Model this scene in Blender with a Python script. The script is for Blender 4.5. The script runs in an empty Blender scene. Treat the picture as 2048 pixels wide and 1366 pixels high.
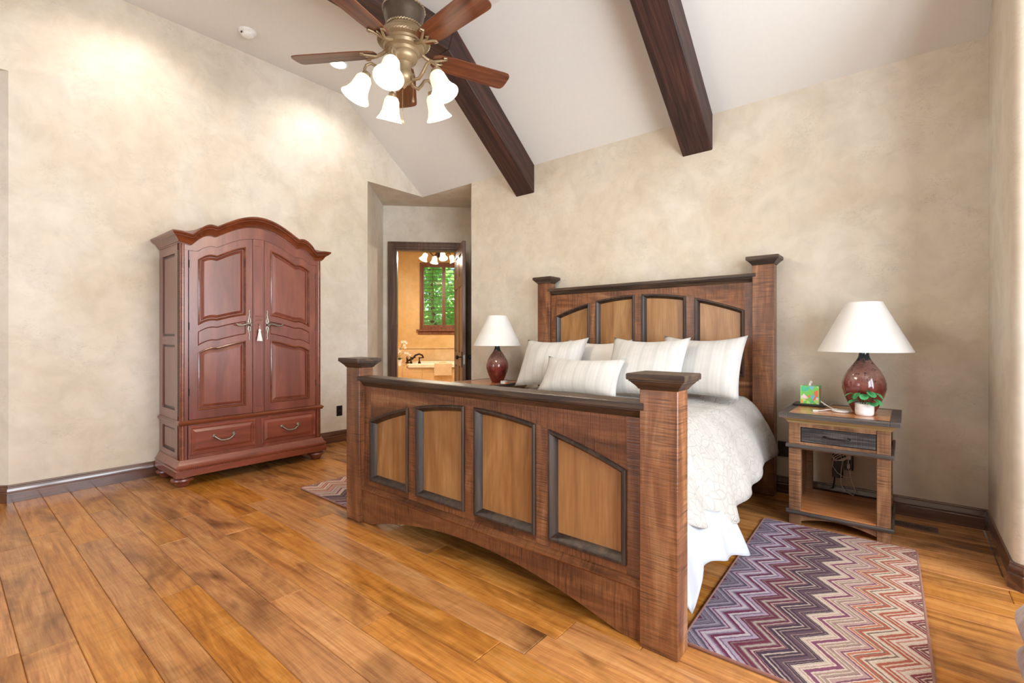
import bpy, bmesh, math, random
from mathutils import Vector, Matrix, Euler, noise as mnoise
random.seed(7)
PI = math.pi
S = bpy.context.scene
COL = S.collection

# ------------------------------------------------------------------ camera
CAM_H = 1.2
cam = bpy.data.cameras.new('camera')
cam.sensor_fit = 'HORIZONTAL'; cam.sensor_width = 36.0
cam.lens = 952.27 / 2048 * 36.0
cam.shift_y = -(683 - 672.48) / 2048
cam.clip_start = 0.02; cam.clip_end = 300
camo = bpy.data.objects.new('camera', cam); COL.objects.link(camo)
camo.location = (0, 0, CAM_H)
camo.rotation_euler = (PI / 2, 0, 0.6909)
S.camera = camo

# ------------------------------------------------------------------ view / world
S.view_settings.view_transform = 'Standard'
S.view_settings.look = 'None'
S.view_settings.gamma = 1.0
S.view_settings.use_curve_mapping = False
S.view_settings.exposure = 0.06
S.cycles.max_bounces = 5; S.cycles.diffuse_bounces = 3; S.cycles.glossy_bounces = 3; S.cycles.transmission_bounces = 3; S.cycles.transparent_max_bounces = 6
S.cycles.caustics_reflective = False; S.cycles.caustics_refractive = False
wd = bpy.data.worlds.new('daylight'); S.world = wd; wd.use_nodes = True
wn = wd.node_tree.nodes; wl = wd.node_tree.links
bg = wn['Background']
sky = wn.new('ShaderNodeTexSky'); sky.sky_type = 'HOSEK_WILKIE'; sky.turbidity = 4.0
sky.sun_direction = Vector((-0.25, 0.55, 0.80)).normalized()
wl.new(sky.outputs[0], bg.inputs[0]); bg.inputs[1].default_value = 4.5

def area(name, loc, rot, sx, sy, power, color):
    l = bpy.data.lights.new(name, 'AREA'); l.shape = 'RECTANGLE'; l.size = sx; l.size_y = sy
    l.energy = power; l.color = color
    o = bpy.data.objects.new(name, l); COL.objects.link(o); o.location = loc; o.rotation_euler = rot
    return o
sun = bpy.data.lights.new('sun', 'SUN'); sun.energy = 11.0; sun.angle = 0.02; sun.color = (1.0, 0.96, 0.9)
suno = bpy.data.objects.new('sun', sun); COL.objects.link(suno); suno.rotation_euler = Vector((-0.25, 0.55, 0.80)).to_track_quat('Z', 'Y').to_euler()
# daylight coming through the big windows of the bay (right) and of the wall behind the camera
for yc_ in (0.30, 2.22):
    area('daylight_bay', (1.925, yc_, 1.55), (0, PI / 2, 0), 2.25, 1.66, 150, (0.86, 0.93, 1.0))
area('daylight_front', (-3.3, -3.03, 1.575), (PI / 2, 0, 0), 1.86, 2.2, 46, (0.88, 0.94, 1.0))

# ------------------------------------------------------------------ materials
def hexc(r, g, b):
    def f(c):
        c /= 255.0
        return c / 12.92 if c <= 0.04045 else ((c + 0.055) / 1.055) ** 2.4
    return (f(r), f(g), f(b), 1.0)

class M:
    def __init__(s, name):
        s.m = bpy.data.materials.new(name); s.m.use_nodes = True
        s.n = s.m.node_tree.nodes; s.l = s.m.node_tree.links
        s.b = s.n['Principled BSDF']
    def set(s, **k):
        for a, v in k.items():
            s.b.inputs[a.replace('_', ' ')].default_value = v
        return s
    def node(s, t, **k):
        x = s.n.new('ShaderNode' + t)
        for a, v in k.items(): setattr(x, a, v)
        return x
    def link(s, a, b): s.l.new(a, b)
    def coord(s, scale=(1, 1, 1), rnd=0.0, rot=(0, 0, 0)):
        tc = s.node('TexCoord'); out = tc.outputs['Object']
        if rnd:
            oi = s.node('ObjectInfo'); mu = s.node('MATH' if 0 else 'Math', operation='MULTIPLY')
            s.link(oi.outputs['Random'], mu.inputs[0]); mu.inputs[1].default_value = rnd
            ad = s.node('VectorMath', operation='ADD'); s.link(out, ad.inputs[0]); s.link(mu.outputs[0], ad.inputs[1])
            out = ad.outputs[0]
        mp = s.node('Mapping'); mp.inputs['Scale'].default_value = scale; mp.inputs['Rotation'].default_value = rot
        s.link(out, mp.inputs[0]); return mp.outputs[0]
    def noise(s, vec, scale=1, detail=4, rough=0.55, dist=0.0):
        x = s.node('TexNoise'); x.inputs['Scale'].default_value = scale; x.inputs['Detail'].default_value = detail
        x.inputs['Roughness'].default_value = rough; x.inputs['Distortion'].default_value = dist
        s.link(vec, x.inputs['Vector']); return x.outputs[0]
    def ramp(s, fac, stops, interp='LINEAR'):
        x = s.node('ValToRGB'); e = x.color_ramp.elements; x.color_ramp.interpolation = interp
        while len(e) > 1: e.remove(e[-1])
        e[0].position = stops[0][0]; e[0].color = stops[0][1]
        for p, c in stops[1:]:
            k = e.new(p); k.color = c
        s.link(fac, x.inputs[0]); return x.outputs[0]
    def mix(s, fac, a, b, mode='MIX'):
        x = s.node('Mix', data_type='RGBA', blend_type=mode)
        for sock, v in ((0, fac), (6, a), (7, b)):
            if isinstance(v, (float, int)): x.inputs[sock].default_value = v
            elif isinstance(v, tuple): x.inputs[sock].default_value = v
            else: s.link(v, x.inputs[sock])
        return x.outputs[2]
    def math(s, op, a, b=0.0):
        x = s.node('Math', operation=op)
        for i, v in enumerate((a, b)):
            if isinstance(v, (float, int)): x.inputs[i].default_value = v
            else: s.link(v, x.inputs[i])
        return x.outputs[0]
    def bump(s, h, strength=0.3, dist=0.002):
        x = s.node('Bump'); x.inputs['Strength'].default_value = strength; x.inputs['Distance'].default_value = dist
        s.link(h, x.inputs['Height']); s.link(x.outputs[0], s.b.inputs['Normal']); return x
    def base(s, c): s.link(c, s.b.inputs['Base Color'])

def g(v): return (v, v, v, 1)

def plain(name, col, rough=0.5, metal=0.0, bump=0.0, bscale=200, var=0.08, **k):
    a = M(name); a.set(Base_Color=col, Roughness=rough, Metallic=metal, **k)
    v = a.coord(); n = a.noise(v, 30, 1)
    a.base(a.mix(1.0, col, a.ramp(n, [(0.3, g(1 - var)), (0.7, g(1 + var * 0.7))]), 'MULTIPLY'))
    if bump:
        a.bump(a.noise(a.coord(), bscale, 3), bump, 0.001)
    return a.m

def wood(name, cols, axis='Z', along=1.3, across=16.0, rough=0.42, saw=0.0, sawscale=34, bump=0.25,
         blotch=0.35, bl_col=(0.25, 0.2, 0.18, 1), rnd=9.0, vary=0.0, coat=0.0, dist=1.2, finef=0.3, coatr=0.15):
    a = M(name); ax = 'XYZ'.index(axis)
    sc = [across] * 3; sc[ax] = along
    v = a.coord(tuple(sc), rnd)
    n1 = a.noise(v, 1.0, 4, 0.6, dist)
    k = len(cols)
    col = a.ramp(n1, [(0.28 + 0.44 * i / (k - 1), c) for i, c in enumerate(cols)])
    sc2 = [across * 11] * 3; sc2[ax] = along * 5
    fine = a.noise(a.coord(tuple(sc2), rnd), 1.0, 2, 0.5)
    col = a.mix(finef, col, a.ramp(fine, [(0.35, g(0.55)), (0.62, g(1.12))]), 'MULTIPLY')
    if blotch:
        sc3 = [3.2] * 3; sc3[ax] = 1.5
        bl = a.noise(a.coord(tuple(sc3), rnd), 1.0, 3, 0.65, 0.6)
        col = a.mix(a.ramp(bl, [(0.52, g(0)), (0.74, g(blotch))]), col, a.mix(1.0, col, bl_col, 'MULTIPLY'))
    h = fine
    if saw:
        sc4 = [7.0] * 3; sc4[ax] = sawscale * 4.0
        w = a.noise(a.coord(tuple(sc4), rnd), 1.0, 2, 0.55, 0.25)
        gate = a.ramp(a.noise(a.coord((7, 7, 7), rnd), 1.0, 1), [(0.35, g(0.25)), (0.65, g(1))])
        sm = a.mix(gate, g(1), a.ramp(w, [(0.34, g(0.38)), (0.5, g(0.95)), (0.66, g(1.22))]))
        col = a.mix(saw, col, sm, 'MULTIPLY')
        h = a.math('ADD', a.math('MULTIPLY', w, 2.0), fine)
    if vary:
        oi = a.node('ObjectInfo'); hs = a.node('HueSaturation')
        vv = a.math('ADD', a.math('MULTIPLY', oi.outputs['Random'], vary), 1 - vary / 2)
        a.link(vv, hs.inputs['Value']); a.link(col, hs.inputs['Color'])
        wn_ = a.node('TexWhiteNoise', noise_dimensions='1D'); a.link(oi.outputs['Random'], wn_.inputs['W'])
        a.link(a.math('ADD', a.math('MULTIPLY', wn_.outputs[0], 0.12), 0.94), hs.inputs['Saturation'])
        col = hs.outputs[0]
    a.base(col); a.set(Roughness=rough)
    if coat: a.set(Coat_Weight=coat, Coat_Roughness=coatr)
    a.bump(h, bump, 0.0015)
    return a.m

def plaster(name, c_lo, c_mid, c_hi, rough=0.75):
    a = M(name)
    n = a.noise(a.coord((1, 1, 1)), 1.1, 5, 0.66, 0.35)
    col = a.ramp(n, [(0.32, c_lo), (0.5, c_mid), (0.66, c_hi)])
    n2 = a.noise(a.coord((1, 1, 1)), 5.5, 4, 0.65, 0.6)
    col = a.mix(0.6, col, a.ramp(n2, [(0.3, g(0.86)), (0.6, g(1.06))]), 'MULTIPLY')
    # thin trowel marks
    n3 = a.noise(a.coord((1.0, 1.0, 2.6), 0, (0.35, 0.35, 0)), 4.5, 4, 0.7, 1.6)
    tr = a.ramp(n3, [(0.488, g(1)), (0.498, g(0.72)), (0.508, g(1))])
    gate = a.ramp(a.noise(a.coord(), 3.2, 1), [(0.48, g(0)), (0.62, g(0.8))])
    col = a.mix(gate, col, a.mix(1.0, col, tr, 'MULTIPLY'))
    a.base(col); a.set(Roughness=rough)
    a.bump(a.noise(a.coord(), 9.0, 3, 0.65, 0.8), 0.3, 0.006)
    return a.m

MAT = {}
MAT['plaster'] = plaster('tan_plaster', hexc(209, 194, 171), hexc(218, 206, 188), hexc(226, 217, 203))
MAT['plaster_bath'] = plaster('golden_plaster', hexc(214, 172, 112), hexc(226, 190, 134), hexc(234, 204, 156))
MAT['ceiling'] = plain('white_ceiling_paint', hexc(226, 222, 216), 0.85, var=0.01)
MAT['base'] = wood('baseboard_wood', [hexc(62, 36, 26), hexc(92, 56, 40), hexc(120, 78, 56)], 'Y', 1.0, 20, 0.3, coat=1.0, coatr=0.1, blotch=0.2)
MAT['base_x'] = wood('baseboard_wood_x', [hexc(62, 36, 26), hexc(92, 56, 40), hexc(120, 78, 56)], 'X', 1.0, 20, 0.3, coat=1.0, coatr=0.1, blotch=0.2)
MAT['casing'] = wood('casing_wood', [hexc(70, 46, 36), hexc(98, 68, 54), hexc(128, 94, 78)], 'Z', 1.0, 20, 0.35, coat=0.1)
MAT['floor'] = wood('floor_plank_wood', [hexc(146, 90, 42), hexc(184, 120, 60), hexc(200, 136, 70), hexc(212, 152, 90)], 'X', 1.4, 15, 0.27, saw=0.2, sawscale=9,
                    bump=0.4, blotch=0.95, bl_col=(0.24, 0.19, 0.16, 1), rnd=31.0, vary=0.26, coat=0.0, dist=1.3, finef=0.4)
MAT['subfloor'] = plain('dark_subfloor', hexc(46, 26, 14), 0.8)
MAT['beam'] = wood('dark_beam_wood', [hexc(34, 20, 17), hexc(62, 38, 32), hexc(92, 56, 46)], 'Y', 0.8, 13, 0.5, blotch=0.3, dist=2.4)
BED = [hexc(78, 44, 26), hexc(112, 67, 39), hexc(138, 88, 53), hexc(168, 122, 84)]
MAT['bed_x'] = wood('rough_sawn_bed_wood_level', BED, 'X', 1.2, 8, 0.36, saw=0.9, sawscale=30, bump=0.7, blotch=0.7)
MAT['bed_z'] = wood('rough_sawn_bed_wood_upright', BED, 'Z', 1.2, 8, 0.36, saw=0.9, sawscale=36, bump=0.7, blotch=0.8, coat=0.4, coatr=0.25)
MAT['bed_panel'] = wood('smooth_bed_panel_wood', [hexc(142, 96, 54), hexc(168, 120, 72), hexc(188, 144, 94)], 'Z', 0.9, 7, 0.33, bump=0.08, blotch=0.3, coat=0.15)
MAT['bed_dark'] = wood('blackened_trim_wood', [hexc(34, 26, 22), hexc(64, 48, 38), hexc(98, 74, 54)], 'X', 1.6, 22, 0.4, blotch=0.3)
MAT['bed_dark_z'] = wood('blackened_trim_wood_upright', [hexc(30, 24, 22), hexc(56, 43, 36), hexc(86, 66, 50)], 'Z', 1.6, 22, 0.4, blotch=0.3)
MAT['arm'] = wood('cherry_armoire_wood', [hexc(98, 46, 34), hexc(120, 60, 44), hexc(138, 76, 56)], 'Z', 1.0, 6, 0.3, bump=0.03, blotch=0.15, coat=0.9, rnd=5, finef=0.12, coatr=0.32)
MAT['arm_y'] = wood('cherry_armoire_wood_level', [hexc(98, 42, 28), hexc(132, 64, 42), hexc(152, 80, 56)], 'Y', 1.0, 6, 0.3, bump=0.03, blotch=0.15, coat=0.9, rnd=5, finef=0.12, coatr=0.32)
MAT['arm_edge'] = wood('amber_moulding_wood', [hexc(84, 38, 18), hexc(112, 54, 28), hexc(136, 72, 40)], 'Y', 1.0, 12, 0.26, bump=0.05, blotch=0.15, coat=0.5, rnd=5)
MAT['arm_dark'] = wood('shadow_line_wood', [hexc(44, 20, 14), hexc(66, 32, 22)], 'Z', 1.0, 12, 0.35, bump=0.05, blotch=0, coat=0.2)
MAT['pewter'] = plain('antique_pewter', hexc(150, 144, 132), 0.35, 0.9, 0.3, 300)
MAT['iron'] = plain('dark_iron', hexc(52, 50, 50), 0.4, 0.8)
MAT['white'] = plain('white_plastic', hexc(238, 236, 232), 0.4)
MAT['black'] = plain('black_plastic', hexc(26, 26, 28), 0.35)
MAT['bronze'] = plain('oil_rubbed_bronze', hexc(58, 42, 34), 0.35, 0.7)
MAT['fan_bronze'] = plain('hammered_fan_bronze', hexc(92, 78, 66), 0.4, 0.6, 0.5, 90)
MAT['fan_gold'] = plain('antique_fan_gold', hexc(160, 138, 106), 0.4, 0.5, 0.2, 60)
MAT['blade'] = wood('fan_blade_wood', [hexc(70, 34, 20), hexc(108, 58, 34), hexc(140, 84, 52)], 'X', 1.2, 22, 0.3, bump=0.1, blotch=0.2, coat=0.3)
MAT['ns_rough'] = wood('rough_sawn_nightstand_wood', [hexc(104, 68, 44), hexc(140, 98, 66), hexc(170, 128, 92)], 'Z', 1.2, 10, 0.5, saw=0.95, sawscale=40, bump=0.6, blotch=0.6)
MAT['ns_light'] = wood('pale_moulding_wood', [hexc(140, 112, 70), hexc(176, 148, 100), hexc(204, 180, 132)], 'X', 1.0, 24, 0.5, blotch=0.25)
MAT['ns_dark'] = wood('charcoal_edge_wood', [hexc(44, 40, 40), hexc(76, 68, 64), hexc(112, 98, 86)], 'X', 1.3, 20, 0.45, blotch=0.2)
MAT['ns_inlay'] = wood('orange_alder_wood', [hexc(176, 106, 58), hexc(196, 128, 78), hexc(210, 148, 98)], 'X', 0.8, 8, 0.25, bump=0.05, blotch=0.15, coat=0.3)
MAT['ns_drawer'] = wood('charred_drawer_wood', [hexc(24, 22, 23), hexc(44, 40, 40), hexc(104, 98, 94)], 'X', 2.0, 30, 0.5, saw=0.6, sawscale=50, bump=0.8, blotch=0.1)

def fabric(name, col, col2, sc=240, stripes=0.0, rough=0.9, bumps=0.4):
    a = M(name)
    n = a.noise(a.coord(), 6, 4)
    c = a.mix(a.ramp(n, [(0.35, g(0)), (0.65, g(1))]), col, col2)
    w = a.noise(a.coord(), sc, 2)
    h = w
    if stripes:
        wv = a.node('TexWave', wave_type='BANDS', bands_direction='X'); wv.inputs['Scale'].default_value = stripes
        wv.inputs['Distortion'].default_value = 0.6
        a.link(a.coord(), wv.inputs[0])
        wv2 = a.node('TexWave', wave_type='BANDS', bands_direction='X'); wv2.inputs['Scale'].default_value = stripes * 3.7
        a.link(a.coord(), wv2.inputs[0])
        st = a.mix(1.0, a.ramp(wv.outputs['Fac'], [(0.0, g(0.90)), (0.3, g(1.0))]), a.ramp(wv2.outputs['Fac'], [(0, g(0.95)), (0.5, g(1))]), 'MULTIPLY')
        c = a.mix(1.0, c, st, 'MULTIPLY')
    a.base(c); a.set(Roughness=rough, Sheen_Weight=0.2)
    a.bump(h, bumps, 0.001); return a.m
MAT['pillow_stripe'] = fabric('ivory_striped_linen', hexc(210, 206, 200), hexc(200, 195, 188), stripes=3.0)
MAT['pillow_plain'] = fabric('plain_ivory_cotton', hexc(228, 222, 214), hexc(218, 210, 200))
MAT['sheet'] = fabric('white_sheet_cotton', hexc(186, 189, 195), hexc(178, 181, 187))
MAT['mattress'] = fabric('mattress_ticking', hexc(200, 196, 190), hexc(188, 184, 178))
MAT['boxspring'] = fabric('brown_box_spring_cloth', hexc(92, 66, 56), hexc(78, 54, 46))
MAT['shade'] = fabric('white_lamp_shade_linen', hexc(238, 234, 228), hexc(232, 227, 220), sc=400, bumps=0.15)
MAT['towel'] = fabric('cream_towel', hexc(228, 204, 168), hexc(216, 188, 150), sc=120, bumps=0.8)
def quilt():
    a = M('quilted_ivory_cotton')
    n = a.noise(a.coord(), 7, 5)
    c = a.mix(a.ramp(n, [(0.35, g(0)), (0.65, g(1))]), hexc(188, 182, 174), hexc(176, 169, 161))
    vo = a.node('TexVoronoi', feature='DISTANCE_TO_EDGE'); vo.inputs['Scale'].default_value = 22
    a.link(a.mix(0.08, a.coord(), a.node('TexNoise').outputs[1]), vo.inputs['Vector'])
    h = a.math('ADD', a.ramp(vo.outputs['Distance'], [(0.0, g(0)), (0.09, g(1))]), a.math('MULTIPLY', a.noise(a.coord(), 30, 4), 0.8))
    a.base(c); a.set(Roughness=0.9, Sheen_Weight=0.15); a.bump(h, 0.6, 0.006); return a.m
MAT['quilt'] = quilt()

def glaze():
    a = M('copper_red_glaze')
    tc = a.node('TexCoord'); sp = a.node('SeparateXYZ'); a.link(tc.outputs['Object'], sp.inputs[0])
    n = a.noise(a.coord((1, 1, 0.45)), 26, 5, 0.65, 0.6)
    zz = a.math('ADD', sp.outputs[2], a.math('MULTIPLY', a.math('SUBTRACT', n, 0.5), 0.16))
    mid = a.noise(a.coord(), 9, 5, 0.6)
    red = a.ramp(mid, [(0.35, hexc(84, 26, 22)), (0.6, hexc(132, 48, 40))])
    c = a.mix(a.ramp(zz, [(0.14, g(0)), (0.24, g(1))]), red, a.ramp(mid, [(0.3, hexc(110, 66, 58)), (0.6, hexc(148, 112, 100))]))
    c = a.mix(a.ramp(zz, [(0.325, g(0)), (0.335, g(1))]), c, hexc(50, 58, 62))
    fl_ = a.noise(a.coord(), 60, 3); flz = a.math('MULTIPLY', a.ramp(fl_, [(0.62, g(0)), (0.65, g(1))]), a.ramp(sp.outputs[2], [(0.14, g(0)), (0.22, g(1))]))
    c = a.mix(flz, c, hexc(44, 44, 48))
    a.base(c); a.set(Roughness=0.14, Coat_Weight=0.6, Coat_Roughness=0.06); return a.m
MAT['glaze'] = glaze()

def rug_mat():
    a = M('zigzag_rug_wool')
    tc = a.node('TexCoord'); sp = a.node('SeparateXYZ'); a.link(tc.outputs['Object'], sp.inputs[0])
    jit = a.math('MULTIPLY', a.math('SUBTRACT', a.noise(a.coord(), 55, 2), 0.5), 0.012)
    p = a.math('PINGPONG', a.math('ADD', sp.outputs[1], 5.0), 0.10)
    v = a.math('ADD', a.math('ADD', a.math('ADD', sp.outputs[0], 0.375), a.math('MULTIPLY', p, 0.95)), jit)
    vn = a.math('DIVIDE', v, 0.86)
    zones = [(0.11, [(150, 140, 150), (84, 70, 88), (182, 172, 176), (92, 36, 62), (128, 112, 126)]), (0.25, [(166, 146, 162), (104, 36, 66), (186, 174, 178), (122, 98, 118), (158, 136, 154)]),
             (0.38, [(104, 36, 60), (168, 150, 138), (190, 176, 166), (122, 100, 98), (150, 128, 128)]), (0.52, [(66, 44, 60), (176, 158, 144), (92, 66, 76), (140, 116, 110), (58, 40, 54)]),
             (0.68, [(184, 162, 146), (200, 180, 162), (124, 68, 92), (158, 132, 116), (176, 140, 132)]), (0.83, [(182, 108, 80), (196, 170, 146), (162, 84, 66), (204, 184, 164), (124, 98, 86)]),
             (1.01, [(124, 52, 58), (204, 182, 166), (182, 120, 104), (108, 60, 60), (196, 168, 150)])]
    rr = random.Random(11); stops = []; x_ = 0.0; last = None
    while x_ < 1.0:
        pal = [q for lim, q in zones if x_ < lim][0]; c_ = rr.choice([q for q in pal if q != last]); last = c_
        stops.append((x_, hexc(*c_))); x_ += rr.choice([0.006, 0.009, 0.009, 0.012, 0.016, 0.022])
    c = None
    for k in range(0, len(stops), 30):
        seg = stops[k:k + 30]; rc = a.ramp(vn, seg, 'CONSTANT')
        c = rc if c is None else a.mix(a.math('GREATER_THAN', vn, seg[0][0]), c, rc)
    grain = a.noise(a.coord((1, 1, 1)), 420, 2)
    c = a.mix(0.7, c, a.ramp(grain, [(0.35, g(0.6)), (0.62, g(1.15))]), 'MULTIPLY')
    a.base(c); a.set(Roughness=0.95); a.bump(grain, 0.6, 0.003); return a.m
MAT['rug'] = rug_mat()
MAT['rug_edge'] = fabric('rug_binding_cotton', hexc(150, 100, 84), hexc(136, 88, 74))

def emit(name, col, strength, base=None):
    a = M(name); a.set(Base_Color=base or col, Roughness=0.5, Emission_Color=col, Emission_Strength=strength); return a.m
MAT['bell'] = emit('lit_frosted_glass', (1.0, 0.90, 0.70, 1), 0.75, hexc(240, 228, 200))
MAT['can'] = emit('lit_downlight_lens', (1.0, 0.95, 0.88, 1), 12.0)
MAT['bell_bath'] = emit('lit_bath_glass', (1.0, 0.80, 0.50, 1), 3.0, g(0.9))

def tissue():
    a = M('floral_tissue_box_print')
    vo = a.node('TexVoronoi', feature='F1'); vo.inputs['Scale'].default_value = 38; a.link(a.coord((1, 1, 0.8)), vo.inputs['Vector'])
    sh = a.node('SeparateColor'); a.link(vo.outputs['Color'], sh.inputs[0])
    c = a.ramp(sh.outputs[0], [(0, hexc(128, 206, 96)), (0.3, hexc(86, 196, 150)), (0.48, hexc(186, 226, 132)), (0.64, hexc(120, 190, 210)), (0.76, hexc(240, 120, 90)), (0.86, hexc(246, 214, 220)), (0.93, hexc(250, 170, 90))], 'CONSTANT')
    a.base(c); a.set(Roughness=0.5); return a.m
MAT['tissue'] = tissue()
MAT['tissue_edge'] = plain('lime_card', hexc(150, 220, 100), 0.5)
MAT['paper'] = plain('white_tissue_paper', hexc(245, 244, 242), 0.8)
MAT['leaf'] = plain('glossy_houseplant_leaf', hexc(80, 168, 104), 0.35)
MAT['leaf_dark'] = plain('orchid_leaf', hexc(44, 86, 40), 0.4)
MAT['stem'] = plain('green_stem', hexc(70, 92, 50), 0.5)
MAT['petal'] = plain('white_orchid_petal', hexc(250, 236, 226), 0.6)
MAT['soil'] = plain('potting_soil', hexc(50, 38, 30), 0.9)
MAT['ceramic'] = plain('white_ceramic', hexc(244, 242, 240), 0.25)
MAT['tub'] = plain('cream_acrylic', hexc(244, 232, 208), 0.2)
MAT['tile'] = plaster('travertine_tile', hexc(206, 164, 112), hexc(222, 186, 138), hexc(232, 204, 164), 0.35)
MAT['shutter'] = wood('shutter_wood', [hexc(96, 52, 32), hexc(128, 76, 50), hexc(150, 96, 68)], 'Z', 1, 20, 0.4)
MAT['louver'] = wood('louver_wood', [hexc(70, 60, 50), hexc(110, 98, 84)], 'X', 1, 20, 0.4, rnd=3)
def leafm():
    a = M('tree_leaf_green'); t = a.node('BsdfTranslucent'); t.inputs[0].default_value = hexc(165, 222, 120)
    mx = a.node('MixShader'); mx.inputs[0].default_value = 0.7; a.set(Base_Color=hexc(120, 176, 96), Roughness=0.5)
    a.link(a.b.outputs[0], mx.inputs[1]); a.link(t.outputs[0], mx.inputs[2]); a.link(mx.outputs[0], a.n['Material Output'].inputs[0]); return a.m
MAT['foliage'] = leafm()
MAT['bark'] = plain('tree_bark', hexc(92, 74, 58), 0.9)
MAT['grass'] = plain('lawn_green', hexc(96, 140, 70), 0.9)
def glassm():
    a = M('window_glass'); a.n.remove(a.b)
    t = a.node('BsdfTransparent'); gl = a.node('BsdfGlossy'); gl.inputs['Roughness'].default_value = 0.02
    mx = a.node('MixShader'); mx.inputs[0].default_value = 0.06
    a.link(t.outputs[0], mx.inputs[1]); a.link(gl.outputs[0], mx.inputs[2])
    a.link(mx.outputs[0], a.n['Material Output'].inputs[0]); return a.m
MAT['glass'] = glassm()
def chair_mat():
    a = M('mottled_mauve_velvet')
    n = a.noise(a.coord((1, 1, 0.5)), 7, 5, 0.6, 0.8)
    c = a.ramp(n, [(0.3, hexc(112, 70, 84)), (0.45, hexc(150, 122, 124)), (0.6, hexc(186, 166, 160)), (0.72, hexc(132, 92, 104))])
    a.base(c); a.set(Roughness=0.8, Sheen_Weight=0.5); a.bump(a.noise(a.coord((1, 1, 0.3)), 120, 3), 0.5, 0.003); return a.m
MAT['velvet'] = chair_mat()

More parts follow.
